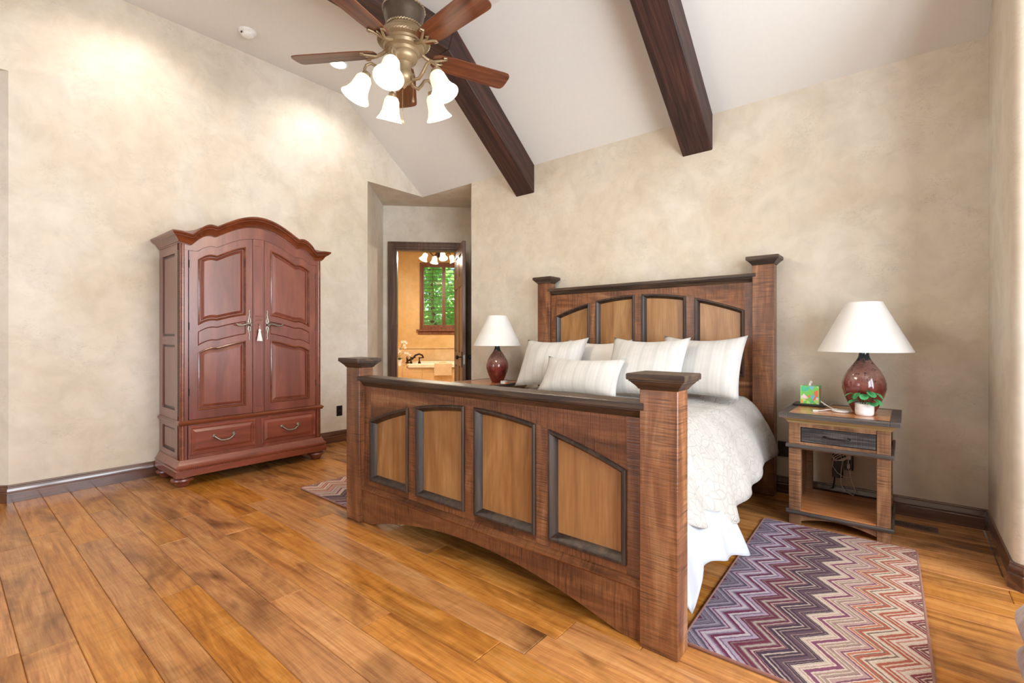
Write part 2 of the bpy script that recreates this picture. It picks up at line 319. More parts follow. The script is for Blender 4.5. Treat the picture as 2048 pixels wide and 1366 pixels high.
# ------------------------------------------------------------------ mesh helpers
OFF = {}
class MB:
    def __init__(s): s.v = []; s.f = []
    def add(s, v, f):
        o = len(s.v); s.v += [tuple(p) for p in v]; s.f += [tuple(i + o for i in q) for q in f]; return s
    def box(s, x0, x1, y0, y1, z0, z1):
        return s.add([(x0, y0, z0), (x1, y0, z0), (x1, y1, z0), (x0, y1, z0), (x0, y0, z1), (x1, y0, z1), (x1, y1, z1), (x0, y1, z1)],
                     [(0, 3, 2, 1), (4, 5, 6, 7), (0, 1, 5, 4), (1, 2, 6, 5), (2, 3, 7, 6), (3, 0, 4, 7)])
    def prism(s, pts, axis, a, b):
        n = len(pts)
        mk = {'x': lambda p, d: (d, p[0], p[1]), 'y': lambda p, d: (p[0], d, p[1]), 'z': lambda p, d: (p[0], p[1], d)}[axis]
        v = [mk(p, a) for p in pts] + [mk(p, b) for p in pts]
        f = [tuple(range(n))[::-1], tuple(range(n, 2 * n))] + [(i, (i + 1) % n, n + (i + 1) % n, n + i) for i in range(n)]
        return s.add(v, f)
    def lathe(s, prof, c=(0, 0, 0), n=24, sx=1.0, sy=1.0, mat=None):
        v = []; f = []; k = len(prof)
        for r, z in prof:
            for i in range(n):
                t = 2 * PI * i / n
                p = Vector((r * math.cos(t) * sx, r * math.sin(t) * sy, z))
                if mat: p = mat @ p
                v.append((p[0] + c[0], p[1] + c[1], p[2] + c[2]))
        for j in range(k - 1):
            for i in range(n):
                f.append((j * n + i, j * n + (i + 1) % n, (j + 1) * n + (i + 1) % n, (j + 1) * n + i))
        if prof[0][0] > 0: f.append(tuple(range(n))[::-1])
        if prof[-1][0] > 0: f.append(tuple(range((k - 1) * n, k * n)))
        return s.add(v, f)
    def shell(s, prof, th, c=(0, 0, 0), n=24, mat=None):
        inner = [(max(r - th, 0.001), z) for r, z in prof][::-1]
        pr = list(prof) + inner + [prof[0]]
        v = []; f = []; k = len(pr)
        for r, z in pr:
            for i in range(n):
                t = 2 * PI * i / n; p = Vector((r * math.cos(t), r * math.sin(t), z))
                if mat: p = mat @ p
                v.append((p[0] + c[0], p[1] + c[1], p[2] + c[2]))
        for j in range(k - 1):
            for i in range(n):
                f.append((j * n + i, j * n + (i + 1) % n, (j + 1) * n + (i + 1) % n, (j + 1) * n + i))
        return s.add(v, f)
    def tube(s, pts, r, n=8, flat=1.0):
        P = [Vector(p) for p in pts]; k = len(P); v = []; f = []
        up = None
        for j in range(k):
            t = (P[min(j + 1, k - 1)] - P[max(j - 1, 0)]).normalized()
            if up is None:
                up = Vector((0, 0, 1)) if abs(t.z) < 0.9 else Vector((1, 0, 0))
            a = t.cross(up).normalized(); b = a.cross(t).normalized(); up = b
            rr = r[j] if isinstance(r, (list, tuple)) else r
            for i in range(n):
                q = 2 * PI * i / n; w = P[j] + a * math.cos(q) * rr + b * math.sin(q) * rr * flat
                v.append(tuple(w))
        for j in range(k - 1):
            for i in range(n):
                f.append((j * n + i, j * n + (i + 1) % n, (j + 1) * n + (i + 1) % n, (j + 1) * n + i))
        f.append(tuple(range(n))[::-1]); f.append(tuple(range((k - 1) * n, k * n)))
        return s.add(v, f)
    def sphere(s, c, r, n=12, sz=1.0):
        m = n // 2
        return s.lathe([(max(0.0005, r * math.sin(PI * j / m)), -r * sz * math.cos(PI * j / m)) for j in range(m + 1)], c, n)
    def strip(s, nrm, a0, a1, lo, hi, d0, d1, n=1):
        lo_ = lo if callable(lo) else (lambda t, q=lo: q); hi_ = hi if callable(hi) else (lambda t, q=hi: q)
        mk = (lambda a, d, z: (a, d, z)) if nrm == 'y' else (lambda a, d, z: (d, a, z))
        v = []; f = []
        for i in range(n + 1):
            a = a0 + (a1 - a0) * i / n
            v += [mk(a, d0, lo_(a)), mk(a, d0, hi_(a)), mk(a, d1, hi_(a)), mk(a, d1, lo_(a))]
        for i in range(n):
            o = 4 * i
            for q in range(4): f.append((o + q, o + (q + 1) % 4, o + 4 + (q + 1) % 4, o + 4 + q))
        f.append((0, 1, 2, 3)); f.append((4 * n + 3, 4 * n + 2, 4 * n + 1, 4 * n))
        return s.add(v, f)
    def rings(s, nrm, a0, a1, lo, hi, prof, n=12, cap=True):
        lo_ = lo if callable(lo) else (lambda t, q=lo: q); hi_ = hi if callable(hi) else (lambda t, q=hi: q)
        mk = (lambda a, d, z: (a, d, z)) if nrm == 'y' else (lambda a, d, z: (d, a, z))
        v = []; f = []; m = 2 * (n + 1)
        for ins, d in prof:
            b = []; t = []
            for i in range(n + 1):
                a = a0 + ins + (a1 - a0 - 2 * ins) * i / n
                b.append(mk(a, d, lo_(a) + ins)); t.append(mk(a, d, hi_(a) - ins))
            v += b + t[::-1]
        for j in range(len(prof) - 1):
            for i in range(m):
                f.append((j * m + i, j * m + (i + 1) % m, (j + 1) * m + (i + 1) % m, (j + 1) * m + i))
        if cap:
            o = (len(prof) - 1) * m
            for i in range(n): f.append((o + i, o + i + 1, o + m - 2 - i, o + m - 1 - i))
        return s.add(v, f)
    def sweep(s, path, prof, closed=False):
        """path: list of (x,y) plan points; prof: list of (out,z); out is to the LEFT of travel"""
        k = len(path); P = [Vector(p) for p in path]; v = []; f = []; m = len(prof)
        for i in range(k):
            d0 = (P[i] - P[i - 1]).normalized() if i > 0 else (P[1] - P[0]).normalized()
            d1 = (P[i + 1] - P[i]).normalized() if i < k - 1 else d0
            n0 = Vector((-d0.y, d0.x)); n1 = Vector((-d1.y, d1.x)); nn = (n0 + n1).normalized(); sc = 1 / max(0.3, nn.dot(n0))
            for o, z in prof: v.append((P[i].x + nn.x * o * sc, P[i].y + nn.y * o * sc, z))
        for i in range(k - 1):
            for j in range(m):
                f.append((i * m + j, i * m + (j + 1) % m, (i + 1) * m + (j + 1) % m, (i + 1) * m + j))
        f.append(tuple(range(m))[::-1]); f.append(tuple(range((k - 1) * m, k * m)))
        return s.add(v, f)
    def build(s, name, mat, parent=None, smooth=None, bevel=0.0, base=None, rotz=0.0, segs=2, rot=None):
        if parent is not None: off = Vector(OFF.get(parent.name, (0, 0, 0)))
        else: off = Vector(base or (0, 0, 0))
        me = bpy.data.meshes.new(name)
        R = None
        vs = [Vector(p) - off for p in s.v]
        if rot is not None:
            R = rot.to_3x3(); Ri = R.inverted(); vs = [Ri @ p for p in vs]
        me.from_pydata([tuple(p) for p in vs], [], s.f)
        bm = bmesh.new(); bm.from_mesh(me); bmesh.ops.recalc_face_normals(bm, faces=bm.faces); bm.to_mesh(me); bm.free()
        if smooth is not None:
            me.polygons.foreach_set('use_smooth', [True] * len(me.polygons))
            me.set_sharp_from_angle(angle=math.radians(smooth))
        me.materials.append(MAT[mat] if isinstance(mat, str) else mat)
        o = bpy.data.objects.new(name, me); COL.objects.link(o)
        OFF[o.name] = tuple(off)
        if parent is not None: o.parent = parent
        else:
            Rz = Matrix.Rotation(rotz, 3, 'Z'); o.location = Rz @ off; o.rotation_euler = (0, 0, rotz)
        if R is not None: o.rotation_euler = R.to_euler()
        if bevel:
            b = o.modifiers.new('bevel', 'BEVEL'); b.width = bevel; b.segments = segs; b.limit_method = 'ANGLE'; b.angle_limit = math.radians(40)
            if smooth is None:
                me.polygons.foreach_set('use_smooth', [True] * len(me.polygons)); me.set_sharp_from_angle(angle=math.radians(50))
        return o

def tag(o, label, cat=None, group=None, kind=None):
    o['label'] = label
    if cat: o['category'] = cat
    if group: o['group'] = group
    if kind: o['kind'] = kind
    return o
def thing(name, label, cat, base=(0, 0, 0), rotz=0.0, group=None):
    o = bpy.data.objects.new(name, None); COL.objects.link(o); o.empty_display_size = 0.1
    Rz = Matrix.Rotation(rotz, 3, 'Z'); o.location = Rz @ Vector(base); o.rotation_euler = (0, 0, rotz)
    OFF[o.name] = tuple(base); return tag(o, label, cat, group)
def struct(o, label=None):
    o['kind'] = 'structure'
    if label: o['label'] = label
    return o
def copy_tree(o, parent=None):
    c = o.copy(); COL.objects.link(c)
    if parent is not None: c.parent = parent
    OFF[c.name] = OFF.get(o.name, (0, 0, 0))
    for ch in list(o.children): copy_tree(ch, c)
    return c
def box(*a): return MB().box(*a)

# ------------------------------------------------------------------ the room
XL, YH, XR, ZC = -4.984, 4.150, 0.394, 3.064
YCR, ZF = 2.97, 3.974
XB, YF = 1.90, -3.0
D45 = PI / 4
# walls
w = MB().prism([(0.332, 0), (3.303, 0), (3.303, ZC), (YH + 0.0025, ZC), (YH + 0.0025, 4.25), (YF, 4.25), (YF, 3.112), (0.332, 3.112)], 'x', XL - 0.12, XL)
struct(w.build('wall_left', 'plaster'))
w = MB().prism([(-4.071, YH), (XR, YH), (XR, YH + 0.15), (-4.18, YH + 0.15)], 'z', 0, 3.3)
struct(w.build('wall_back', 'plaster'))
r = 0.045
arc = [(XR + r - r * math.cos(t), 3.25 + r - r * math.sin(t)) for t in [PI / 2 * i / 6 for i in range(7)]]
w = MB().prism([(XR, YH + 0.15)] + arc + [(XB + 0.1, 3.25), (XB + 0.1, 3.4), (XR + 0.2, 3.4), (XR + 0.2, YH + 0.15)], 'z', 0, 4.25)
struct(w.build('wall_right', 'plaster', smooth=30))
w = MB()
w.box(XR, XR + 0.1, YF, 3.26, 3.5, 4.25)
struct(w.build('wall_right_header', 'plaster'))
# bay wall with window openings
BW = [(-0.6, 1.2), (1.32, 3.12)]
w = MB(); ys = [YF] + [q for p in BW for q in p] + [3.26]
for i in range(0, len(ys), 2): w.box(XB, XB + 0.1, ys[i], ys[i + 1], 0, 3.5)
for a, b in BW: w.box(XB, XB + 0.1, a, b, 0, 0.35); w.box(XB, XB + 0.1, a, b, 2.75, 3.5)
struct(w.build('wall_bay', 'plaster'))
FWN = [(-4.3, -2.3)]
w = MB(); xs = [XL - 1.4] + [q for p in FWN for q in p] + [XB + 0.1]
for i in range(0, len(xs), 2): w.box(xs[i], xs[i + 1], YF - 0.12, YF, 0, 4.25)
for a, b in FWN: w.box(a, b, YF - 0.12, YF, 0, 0.4); w.box(a, b, YF - 0.12, YF, 2.75, 4.25)
struct(w.build('wall_front', 'plaster'))
def plain_window(name, fr, glass):
    o = fr.build(name, 'casing', bevel=0.004); struct(o); glass.build('pane', 'glass', o); return o
for k, (a, b) in enumerate(BW):
    m = MB(); x0, x1 = XB + 0.03, XB + 0.09
    m.box(x0, x1, a, a + 0.06, 0.35, 2.75).box(x0, x1, b - 0.06, b, 0.35, 2.75).box(x0, x1, a + 0.06, b - 0.06, 0.35, 0.41).box(x0, x1, a + 0.06, b - 0.06, 2.69, 2.75)
    m.box(x0, x1, (a + b) / 2 - 0.03, (a + b) / 2 + 0.03, 0.41, 2.69)
    plain_window('window_%d' % (2 + k), m, box(XB + 0.06, XB + 0.066, a + 0.05, b - 0.05, 0.4, 2.7))
for k, (a, b) in enumerate(FWN):
    m = MB(); y0, y1 = YF - 0.10, YF - 0.04
    m.box(a, a + 0.06, y0, y1, 0.4, 2.75).box(b - 0.06, b, y0, y1, 0.4, 2.75).box(a + 0.06, b - 0.06, y0, y1, 0.4, 0.46).box(a + 0.06, b - 0.06, y0, y1, 2.69, 2.75)
    m.box((a + b) / 2 - 0.03, (a + b) / 2 + 0.03, y0, y1, 0.46, 2.69)
    plain_window('window_%d' % (4 + k), m, box(a + 0.05, b - 0.05, YF - 0.075, YF - 0.069, 0.45, 2.7))
# ceiling: level part, slope to the headboard wall, bay and hall parts
w = MB()
w.prism([(YH + 0.002, ZC - 0.0015), (YCR, ZF), (YF - 0.12, ZF), (YF - 0.12, ZF + 0.15), (YCR + 0.05, ZF + 0.15), (YH + 0.002, ZC + 0.2)], 'x', XL - 0.1, XR + 0.15)
struct(w.build('ceiling', 'ceiling'))
struct(box(XR + 0.1, XB + 0.1, YF - 0.1, 3.3, 3.5, 3.62).build('ceiling_bay', 'ceiling'))
# the diagonal entry to the bathroom, in a frame turned by 45 degrees: u along the door wall, v away from the room
def uv(x, y): return ((x + y) * math.sqrt(.5), (y - x) * math.sqrt(.5))
UA = uv(XL, 3.303); UB = uv(-4.071, YH)
u0, u1 = UA[0], UB[0]; VD = 6.932
al = MB().prism([uv(XL, 3.303), (u0, VD + 0.05), (u0 - 0.1, VD + 0.05), (u0 - 0.1, UA[1] + 0.02)], 'z', 0, ZC)
struct(al.build('wall_entry_left', 'plaster', rotz=D45))
al = MB().prism([(u1, UB[1] + 0.002), (u1 + 0.1, UB[1] + 0.12), (u1 + 0.1, VD + 0.05), (u1, VD + 0.05)], 'z', 0, ZC)
struct(al.build('wall_entry_right', 'plaster', rotz=D45))
DU0, DU1, DZ = -1.016, -0.160, 2.447
al = MB().box(u0 - 0.1, DU0, VD, VD + 0.12, 0, ZC).box(DU1, u1 + 0.1, VD, VD + 0.12, 0, ZC).box(DU0, DU1, VD, VD + 0.12, DZ, ZC)
struct(al.build('wall_entry_end', 'plaster', rotz=D45))
sf = MB().prism([(XL - 0.1195, 3.34), (XL - 0.1195, YH + 0.003), (-4.02, YH + 0.003), (-4.868 + 0.1, 4.947 + 0.1), (-5.98, 4.05)], 'z', ZC, ZC + 0.08)
struct(sf.build('ceiling_entry', 'plaster'))
# hall opening at the far left
hd = MB().prism([(XL, 0.332), (XL - 0.02, 0.345), (XL - 1.22, -0.648), (XL - 1.16, -0.72)], 'z', 0, 3.2)
struct(hd.build('wall_hall_diagonal', 'plaster'))
struct(box(XL - 1.3, XL - 1.2, YF, -0.55, 0, 3.3).build('wall_hall', 'plaster'))
struct(box(XL - 1.4, XL - 0.119, YF - 0.1, 0.36, 3.112, 3.22).build('ceiling_hall', 'ceiling'))
# floor of planks
fl = struct(MB().box(XL - 1.4, XB + 0.1, YF - 0.1, YH + 0.15, -0.10, -0.021).build('floor', 'subfloor'), 'wide hand-scraped plank floor in warm amber brown')
def plank(x0, x1, y0, y1, ztop):
    c = 0.0028; q = 0.0005
    v = [(x0 + q, y0 + q, -0.02), (x1 - q, y0 + q, -0.02), (x1 - q, y1 - q, -0.02), (x0 + q, y1 - q, -0.02),
         (x0 + q, y0 + q, ztop - c), (x1 - q, y0 + q, ztop - c), (x1 - q, y1 - q, ztop - c), (x0 + q, y1 - q, ztop - c),
         (x0 + q + c, y0 + q + c, ztop), (x1 - q - c, y0 + q + c, ztop), (x1 - q - c, y1 - q - c, ztop), (x0 + q + c, y1 - q - c, ztop)]
    m = MB().add(v, [(3, 2, 1, 0), (0, 1, 5, 4), (1, 2, 6, 5), (2, 3, 7, 6), (3, 0, 4, 7), (4, 5, 9, 8), (5, 6, 10, 9), (6, 7, 11, 10), (7, 4, 8, 11), (8, 9, 10, 11)])
    return m.build('plank', 'floor', fl)
rng = random.Random(21)
y = YH - 0.008; widths = [0.165, 0.19, 0.215, 0.235, 0.18, 0.205]
while y > YF + 0.02:
    wd_ = 0.1515; y0 = max(YF, y - wd_)
    x = XL + 0.004 if y0 > 0.35 else XL - 1.25
    xe = XR - 0.02 if y0 > 3.25 else XB - 0.01
    x -= 0.0; first = True
    while x < xe - 0.01:
        ln = rng.uniform(1.2, 2.9) if not first else rng.uniform(0.4, 2.2)
        first = False
        x1 = x + ln
        if xe - x1 < 0.45: x1 = xe
        plank(x, x1, y0, y, -rng.uniform(0, 0.0012)); x = x1
    y = y0
# entry floor
struct(MB().prism([(XL, 3.303), (XL + 0.004, YH), (-4.071, YH), (-4.868, 4.947), (-5.749, 4.055)], 'z', -0.02, -0.001).build('floor_entry', 'floor'))

# baseboards
BP = [(0, 0.0), (0.02, 0.0), (0.02, 0.068), (0.0155, 0.073), (0.0155, 0.078), (0.0185, 0.082), (0.0165, 0.095), (0.011, 0.108), (0.0095, 0.113), (0.012, 0.117), (0.009, 0.125), (0, 0.127)]
def bboard(name, path, mat='base'):
    return struct(MB().sweep(path, BP).build(name, mat, smooth=25))
bboard('baseboard_left', [(XL, 3.303), (XL, 0.332), (XL - 0.95, -0.454)], 'base')
bboard('baseboard_back', [(XR, YH), (-4.071, YH)], 'base_x')
bboard('baseboard_right', [(XB, 3.25), (XR + 0.035, 3.25), (XR, 3.285), (XR, YH)], 'base')

# ------------------------------------------------------------------ ceiling beams
def beam(xc, label):
    b = thing('ceiling_beam', label, 'beam', (xc, YH, 2.764), group='dark timber ceiling beams')
    hw = 0.126; ang = math.atan2(-(ZF - ZC), YH - YCR)
    R = Matrix.Rotation(ang, 4, 'X')
    m = MB(); yb = 2.89
    m.prism([(YH + 0.02, ZC + 0.01), (YCR, ZF + 0.02), (yb, 3.736), (YH + 0.02, 2.764 - 0.0154)], 'x', xc - hw, xc + hw)
    m.build('sloped_beam', 'beam', b, bevel=0.008, rot=R)
    m = MB().prism([(yb, 3.736), (YCR, ZF + 0.02), (YF, ZF + 0.02), (YF, 3.736)], 'x', xc - hw, xc + hw)
    m.build('level_beam', 'beam', b, bevel=0.008)
beam(-3.244, 'dark wooden ceiling beam ending above the left bedside lamp, behind the fan')
beam(-1.375, 'dark wooden ceiling beam ending above the bed headboard, right of the fan')

# ------------------------------------------------------------------ door, casing
tr = MB()
cw = 0.10
CP = [(DU0 - cw, DU0), (DU1, DU1 + cw)]
for a, b in CP: tr.box(a, b, VD - 0.025, VD, 0, DZ + cw)
tr.box(DU0, DU1, VD - 0.025, VD, DZ, DZ + cw)
tr.box(DU0 - cw, DU0 - cw + 0.02, VD - 0.038, VD - 0.025, 0, DZ + cw).box(DU1 + cw - 0.02, DU1 + cw, VD - 0.038, VD - 0.025, 0, DZ + cw)
tr.box(DU0 - cw + 0.02, DU1 + cw - 0.02, VD - 0.038, VD - 0.025, DZ + cw - 0.02, DZ + cw)
tr.box(DU0 - 0.045, DU0 - 0.03, VD - 0.033, VD - 0.025, 0, DZ + 0.045).box(DU0 - 0.045, DU1, VD - 0.033, VD - 0.025, DZ + 0.03, DZ + 0.045)
tr.box(DU0, DU0 + 0.02, VD, VD + 0.12, 0, DZ).box(DU1 - 0.02, DU1, VD, VD + 0.12, 0, DZ).box(DU0 + 0.02, DU1 - 0.02, VD, VD + 0.12, DZ - 0.02, DZ)
struct(tr.build('trim_1', 'casing', rotz=D45, bevel=0.003), 'dark wood door casing of the bathroom doorway')
# door slab, opened towards the bedroom; hinge at (DU1-0.02, VD); local x along slab, y thickness
DW, DT, DH = 0.81, 0.044, 2.425
dm = MB(); zr = [(0.01, 0.24), (0.80, 0.98), (1.86, 2.0), (2.29, DH)]
dm.box(0, 0.11, 0, DT, 0.01, DH).box(DW - 0.11, DW, 0, DT, 0.01, DH).box(DW / 2 - 0.05, DW / 2 + 0.05, 0, DT, 0.24, 2.29)
for a, b in zr: dm.box(0.11, DW - 0.11, 0, DT, a, b)
door = dm.build('door_1', 'casing', bevel=0.004); struct(door, 'dark wooden panel door standing open into the entry')
for a, b in ((0.11, DW / 2 - 0.05), (DW / 2 + 0.05, DW - 0.11)):
    for k in range(3):
        zz0, zz1 = zr[k][1], zr[k + 1][0]
        p = MB().rings('y', a, b, zz0, zz1, [(0, 0.012), (0.03, 0.004), (0.032, 0.004)], 1).rings('y', a, b, zz0, zz1, [(0, DT - 0.012), (0.03, DT - 0.004)], 1)
        p.build('door_panel', 'casing', door)
kb = MB(); kx = DW - 0.06
kb.box(kx - 0.02, kx + 0.02, -0.006, 0, 0.80, 1.0).lathe([(0.008, 0), (0.008, 0.035), (0.026, 0.045), (0.03, 0.06), (0.022, 0.074), (0.002, 0.078)], (kx, -0.005, 0.93), 14, mat=Matrix.Rotation(PI / 2, 3, 'X'))
kb.box(kx - 0.02, kx + 0.02, DT, DT + 0.006, 0.80, 1.0).lathe([(0.008, 0), (0.008, 0.035), (0.026, 0.045), (0.03, 0.06), (0.022, 0.074), (0.002, 0.078)], (kx, DT + 0.005, 0.93), 14, mat=Matrix.Rotation(-PI / 2, 3, 'X'))
kb.build('door_knob', 'iron', door, smooth=40)['label'] = 'dark round door knob with plate'
box(DW, DW + 0.002, 0.01, DT - 0.01, 0.84, 0.96).build('latch_plate', 'pewter', door)
hp = Matrix.Rotation(D45, 3, 'Z') @ Vector((DU1 - 0.015, VD - 0.005, 0))
door.location = hp
# slab direction: from the hinge towards the room (-v), tilted slightly to +u
dirv = Matrix.Rotation(D45, 3, 'Z') @ Vector((0.115, -0.78, 0))
door.rotation_euler = (0, 0, math.atan2(dirv.y, dirv.x))

# ------------------------------------------------------------------ bathroom (frame turned by 45 degrees)
V0, V1 = VD + 0.12, 10.43
WU0, WU1, WZ0, WZ1 = -1.01, 0.01, 1.345, 2.79
b = MB().box(-2.1, WU0, V1, V1 + 0.15, 0, 3.5).box(WU1, 1.7, V1, V1 + 0.15, 0, 3.5).box(WU0, WU1, V1, V1 + 0.15, 0, WZ0).box(WU0, WU1, V1, V1 + 0.15, WZ1, 3.5)
struct(b.build('wall_bathroom_end', 'plaster_bath', rotz=D45))
struct(box(-2.1, -2.0, V0 - 0.12, V1, 0, 3.5).build('wall_bathroom_left', 'plaster_bath', rotz=D45))
struct(box(1.6, 1.7, V0 - 0.12, V1, 0, 3.5).build('wall_bathroom_right', 'plaster_bath', rotz=D45))
b = MB().box(-2.0, u0 - 0.1, V0 - 0.11, V0, 0, 3.5).box(u1 + 0.1, 1.6, V0 - 0.11, V0, 0, 3.5).box(u0 - 0.1, u1 + 0.1, V0 - 0.1, V0 - 0.01, ZC + 0.09, 3.5)
struct(b.build('wall_bathroom_near', 'plaster_bath', rotz=D45))
struct(box(-2.1, 1.7, V0 - 0.12, V1 + 0.15, 3.4, 3.5).build('ceiling_bathroom', 'ceiling', rotz=D45))
struct(box(-2.1, 1.7, V0 - 0.13, V1 + 0.15, -0.1, 0.0).build('floor_bathroom', 'tile', rotz=D45))
# shuttered window
wf = MB(); q = 0.05
wf.box(WU0, WU0 + q, V1 - 0.03, V1 + 0.05, WZ0, WZ1).box(WU1 - q, WU1, V1 - 0.03, V1 + 0.05, WZ0, WZ1).box(WU0 + q, WU1 - q, V1 - 0.03, V1 + 0.05, WZ0, WZ0 + q).box(WU0 + q, WU1 - q, V1 - 0.03, V1 + 0.05, WZ1 - q, WZ1)
win = struct(wf.build('window_1', 'shutter', rotz=D45, bevel=0.004), 'bathroom window with brown louvered shutters and trees outside')
box(WU0 + q, WU1 - q, V1 + 0.09, V1 + 0.096, WZ0 + q, WZ1 - q).build('pane', 'glass', win)
mid = (WU0 + WU1) / 2
for a, c in ((WU0 + q, mid), (mid, WU1 - q)):
    sp = MB(); st = 0.038
    sp.box(a, a + st, V1 - 0.012, V1 + 0.016, WZ0 + q, WZ1 - q).box(c - st, c, V1 - 0.012, V1 + 0.016, WZ0 + q, WZ1 - q)
    sp.box(a + st, c - st, V1 - 0.012, V1 + 0.016, WZ0 + q, WZ0 + q + 0.05).box(a + st, c - st, V1 - 0.012, V1 + 0.016, WZ1 - q - 0.05, WZ1 - q)
    sf_ = sp.build('shutter_frame', 'shutter', win, bevel=0.003)
    zb, zt = WZ0 + q + 0.05, WZ1 - q - 0.05; nl = 15
    for i in range(nl):
        zc = zb + (zt - zb) * (i + 0.5) / nl
        l = MB().box(a + st, c - st, V1 - 0.03, V1 + 0.034, zc - 0.004, zc + 0.004); l.build('louver', 'louver', sf_)
    MB().tube([((a + c) / 2, V1 - 0.036, zb + 0.03), ((a + c) / 2, V1 - 0.036, zt - 0.03)], 0.006, 6).build('tilt_rod', 'shutter', sf_)
sl = MB().box(WU0 - 0.07, WU1 + 0.07, V1 - 0.07, V1, WZ0 - 0.035, WZ0).box(WU0 - 0.04, WU1 + 0.04, V1 - 0.025, V1, WZ0 - 0.105, WZ0 - 0.035)
struct(sl.build('trim_2', 'shutter', rotz=D45, bevel=0.004), 'wooden sill under the bathroom window')
# tub surround of tiles
VT, ZT = 9.33, 0.63
ts = thing('tub_surround', 'golden travertine tiled surround under the bathroom window', 'tub surround', (-0.5, VT, 0), D45)
MB().box(-1.99, -1.16, VT + 0.012, V1 - 0.013, 0.005, ZT - 0.012).box(-1.16, 0.9, VT + 0.012, VT + 0.05, 0.005, ZT - 0.04).build('core', 'tile', ts)
cols_ = [-1.99, -1.62, -1.24, -0.86, -0.48, -0.10, 0.28, 0.66, 0.9]
for i in range(len(cols_) - 1):
    for za, zb_ in ((0.005, 0.2), (0.2, 0.5), (0.5, ZT - 0.04 if cols_[i] > -1.3 else ZT)):
        MB().box(cols_[i] + 0.002, cols_[i + 1] - 0.002, VT, VT + 0.012, za + 0.002, zb_ - 0.002).build('tile', 'tile', ts, bevel=0.002)
for i in range(2):
    for vv in (0, 1):
        MB().box(cols_[i] + 0.002, min(cols_[i + 1], -1.165) - 0.002, VT + 0.55 * vv + 0.002, VT + 0.55 * (vv + 1) - 0.008, ZT - 0.012, ZT).build('tile', 'tile', ts, bevel=0.002)
for i in range(len(cols_) - 1):
    MB().box(cols_[i] + 0.002, cols_[i + 1] - 0.002, V1 - 0.012, V1 - 0.001, ZT, 0.93).build('tile', 'tile', ts, bevel=0.002)
MB().box(-1.99, 0.9, V1 - 0.03, V1 - 0.001, 0.932, 0.962).build('ledge', 'tile', ts, bevel=0.004)
def rrect(x0, x1, y0, y1, r, n=5):
    out = []
    for cx, cy, a in ((x1 - r, y1 - r, 0), (x0 + r, y1 - r, PI / 2), (x0 + r, y0 + r, PI), (x1 - r, y0 + r, 1.5 * PI)):
        for i in range(n + 1): out.append((cx + r * math.cos(a + PI / 2 * i / n), cy + r * math.sin(a + PI / 2 * i / n)))
    return out
def loops(ls, cap=True):
    m = MB(); v = []; f = []; n = len(ls[0][0])
    for pts, z in ls: v += [(p[0], p[1], z) for p in pts]
    for j in range(len(ls) - 1):
        for i in range(n): f.append((j * n + i, j * n + (i + 1) % n, (j + 1) * n + (i + 1) % n, (j + 1) * n + i))
    if cap: f.append(tuple(range((len(ls) - 1) * n, len(ls) * n)))
    return m.add(v, f)
tb = loops([(rrect(-1.15, 0.85, VT - 0.02, V1 - 0.05, 0.05), 0.595), (rrect(-1.15, 0.85, VT - 0.02, V1 - 0.05, 0.05), 0.655), (rrect(-1.135, 0.835, VT - 0.005, V1 - 0.065, 0.05), 0.668),
            (rrect(-1.05, 0.75, VT + 0.09, V1 - 0.15, 0.2), 0.668), (rrect(-1.0, 0.7, VT + 0.13, V1 - 0.2, 0.25), 0.6), (rrect(-0.85, 0.5, VT + 0.2, V1 - 0.28, 0.25), 0.2)])
tag(tb.build('bathtub', 'tub', smooth=40, base=(-0.15, VT, 0.595), rotz=D45), 'cream drop-in bathtub set in the tiled surround', 'bathtub')
fc = thing('tub_faucet', 'dark bronze curved tub faucet on the bath rim', 'faucet', (-1.1, 9.46, 0.668), D45)
zf0 = 0.668
MB().lathe([(0.035, 0), (0.035, 0.02), (0.02, 0.03), (0.018, 0.09), (0.026, 0.1), (0.01, 0.135), (0.002, 0.14)], (-1.16, 9.46, zf0), 12).tube([(-1.16, 9.46, zf0 + 0.05), (-1.06, 9.46, zf0 + 0.09), (-1.0, 9.46, zf0 + 0.16), (-0.93, 9.46, zf0 + 0.185), (-0.87, 9.46, zf0 + 0.16), (-0.85, 9.46, zf0 + 0.11)], [0.02, 0.02, 0.018, 0.018, 0.018, 0.016], 8).build('spout', 'bronze', fc, smooth=50)
for hu in (-1.08, -0.92):
    MB().lathe([(0.028, 0), (0.026, 0.03), (0.012, 0.05), (0.012, 0.1), (0.02, 0.115), (0.005, 0.13)], (hu, 9.39, zf0), 12).tube([(hu, 9.39, zf0 + 0.11), (hu + 0.09, 9.37, zf0 + 0.12)], [0.01, 0.014], 6).build('valve_handle', 'bronze', fc, smooth=50)
oc = thing('potted_orchid', 'white orchid in a white pot on the tiled tub deck', 'plant', (-1.32, 9.45, ZT), D45)
MB().shell([(0.045, 0), (0.055, 0.06), (0.066, 0.115)], 0.006, (-1.32, 9.45, ZT), 20).lathe([(0.047, 0.006), (0.06, 0.1)], (-1.32, 9.45, ZT), 20).build('pot', 'ceramic', oc, smooth=40)
def leafblade(m, c, d, L, W, droop):
    d = Vector(d).normalized(); s_ = d.cross(Vector((0, 0, 1))).normalized(); v = []; f = []; n = 6
    for i in range(n + 1):
        t = i / n; p = Vector(c) + d * L * t + Vector((0, 0, -droop * t * t)); wd2 = W * math.sin(PI * min(0.98, 0.08 + t * 0.9)) ** 0.8
        v += [p - s_ * wd2, p + Vector((0, 0, -0.15 * wd2)), p + s_ * wd2]
    for i in range(n):
        o = 3 * i; f += [(o, o + 1, o + 4, o + 3), (o + 1, o + 2, o + 5, o + 4)]
    m.add(v, f)
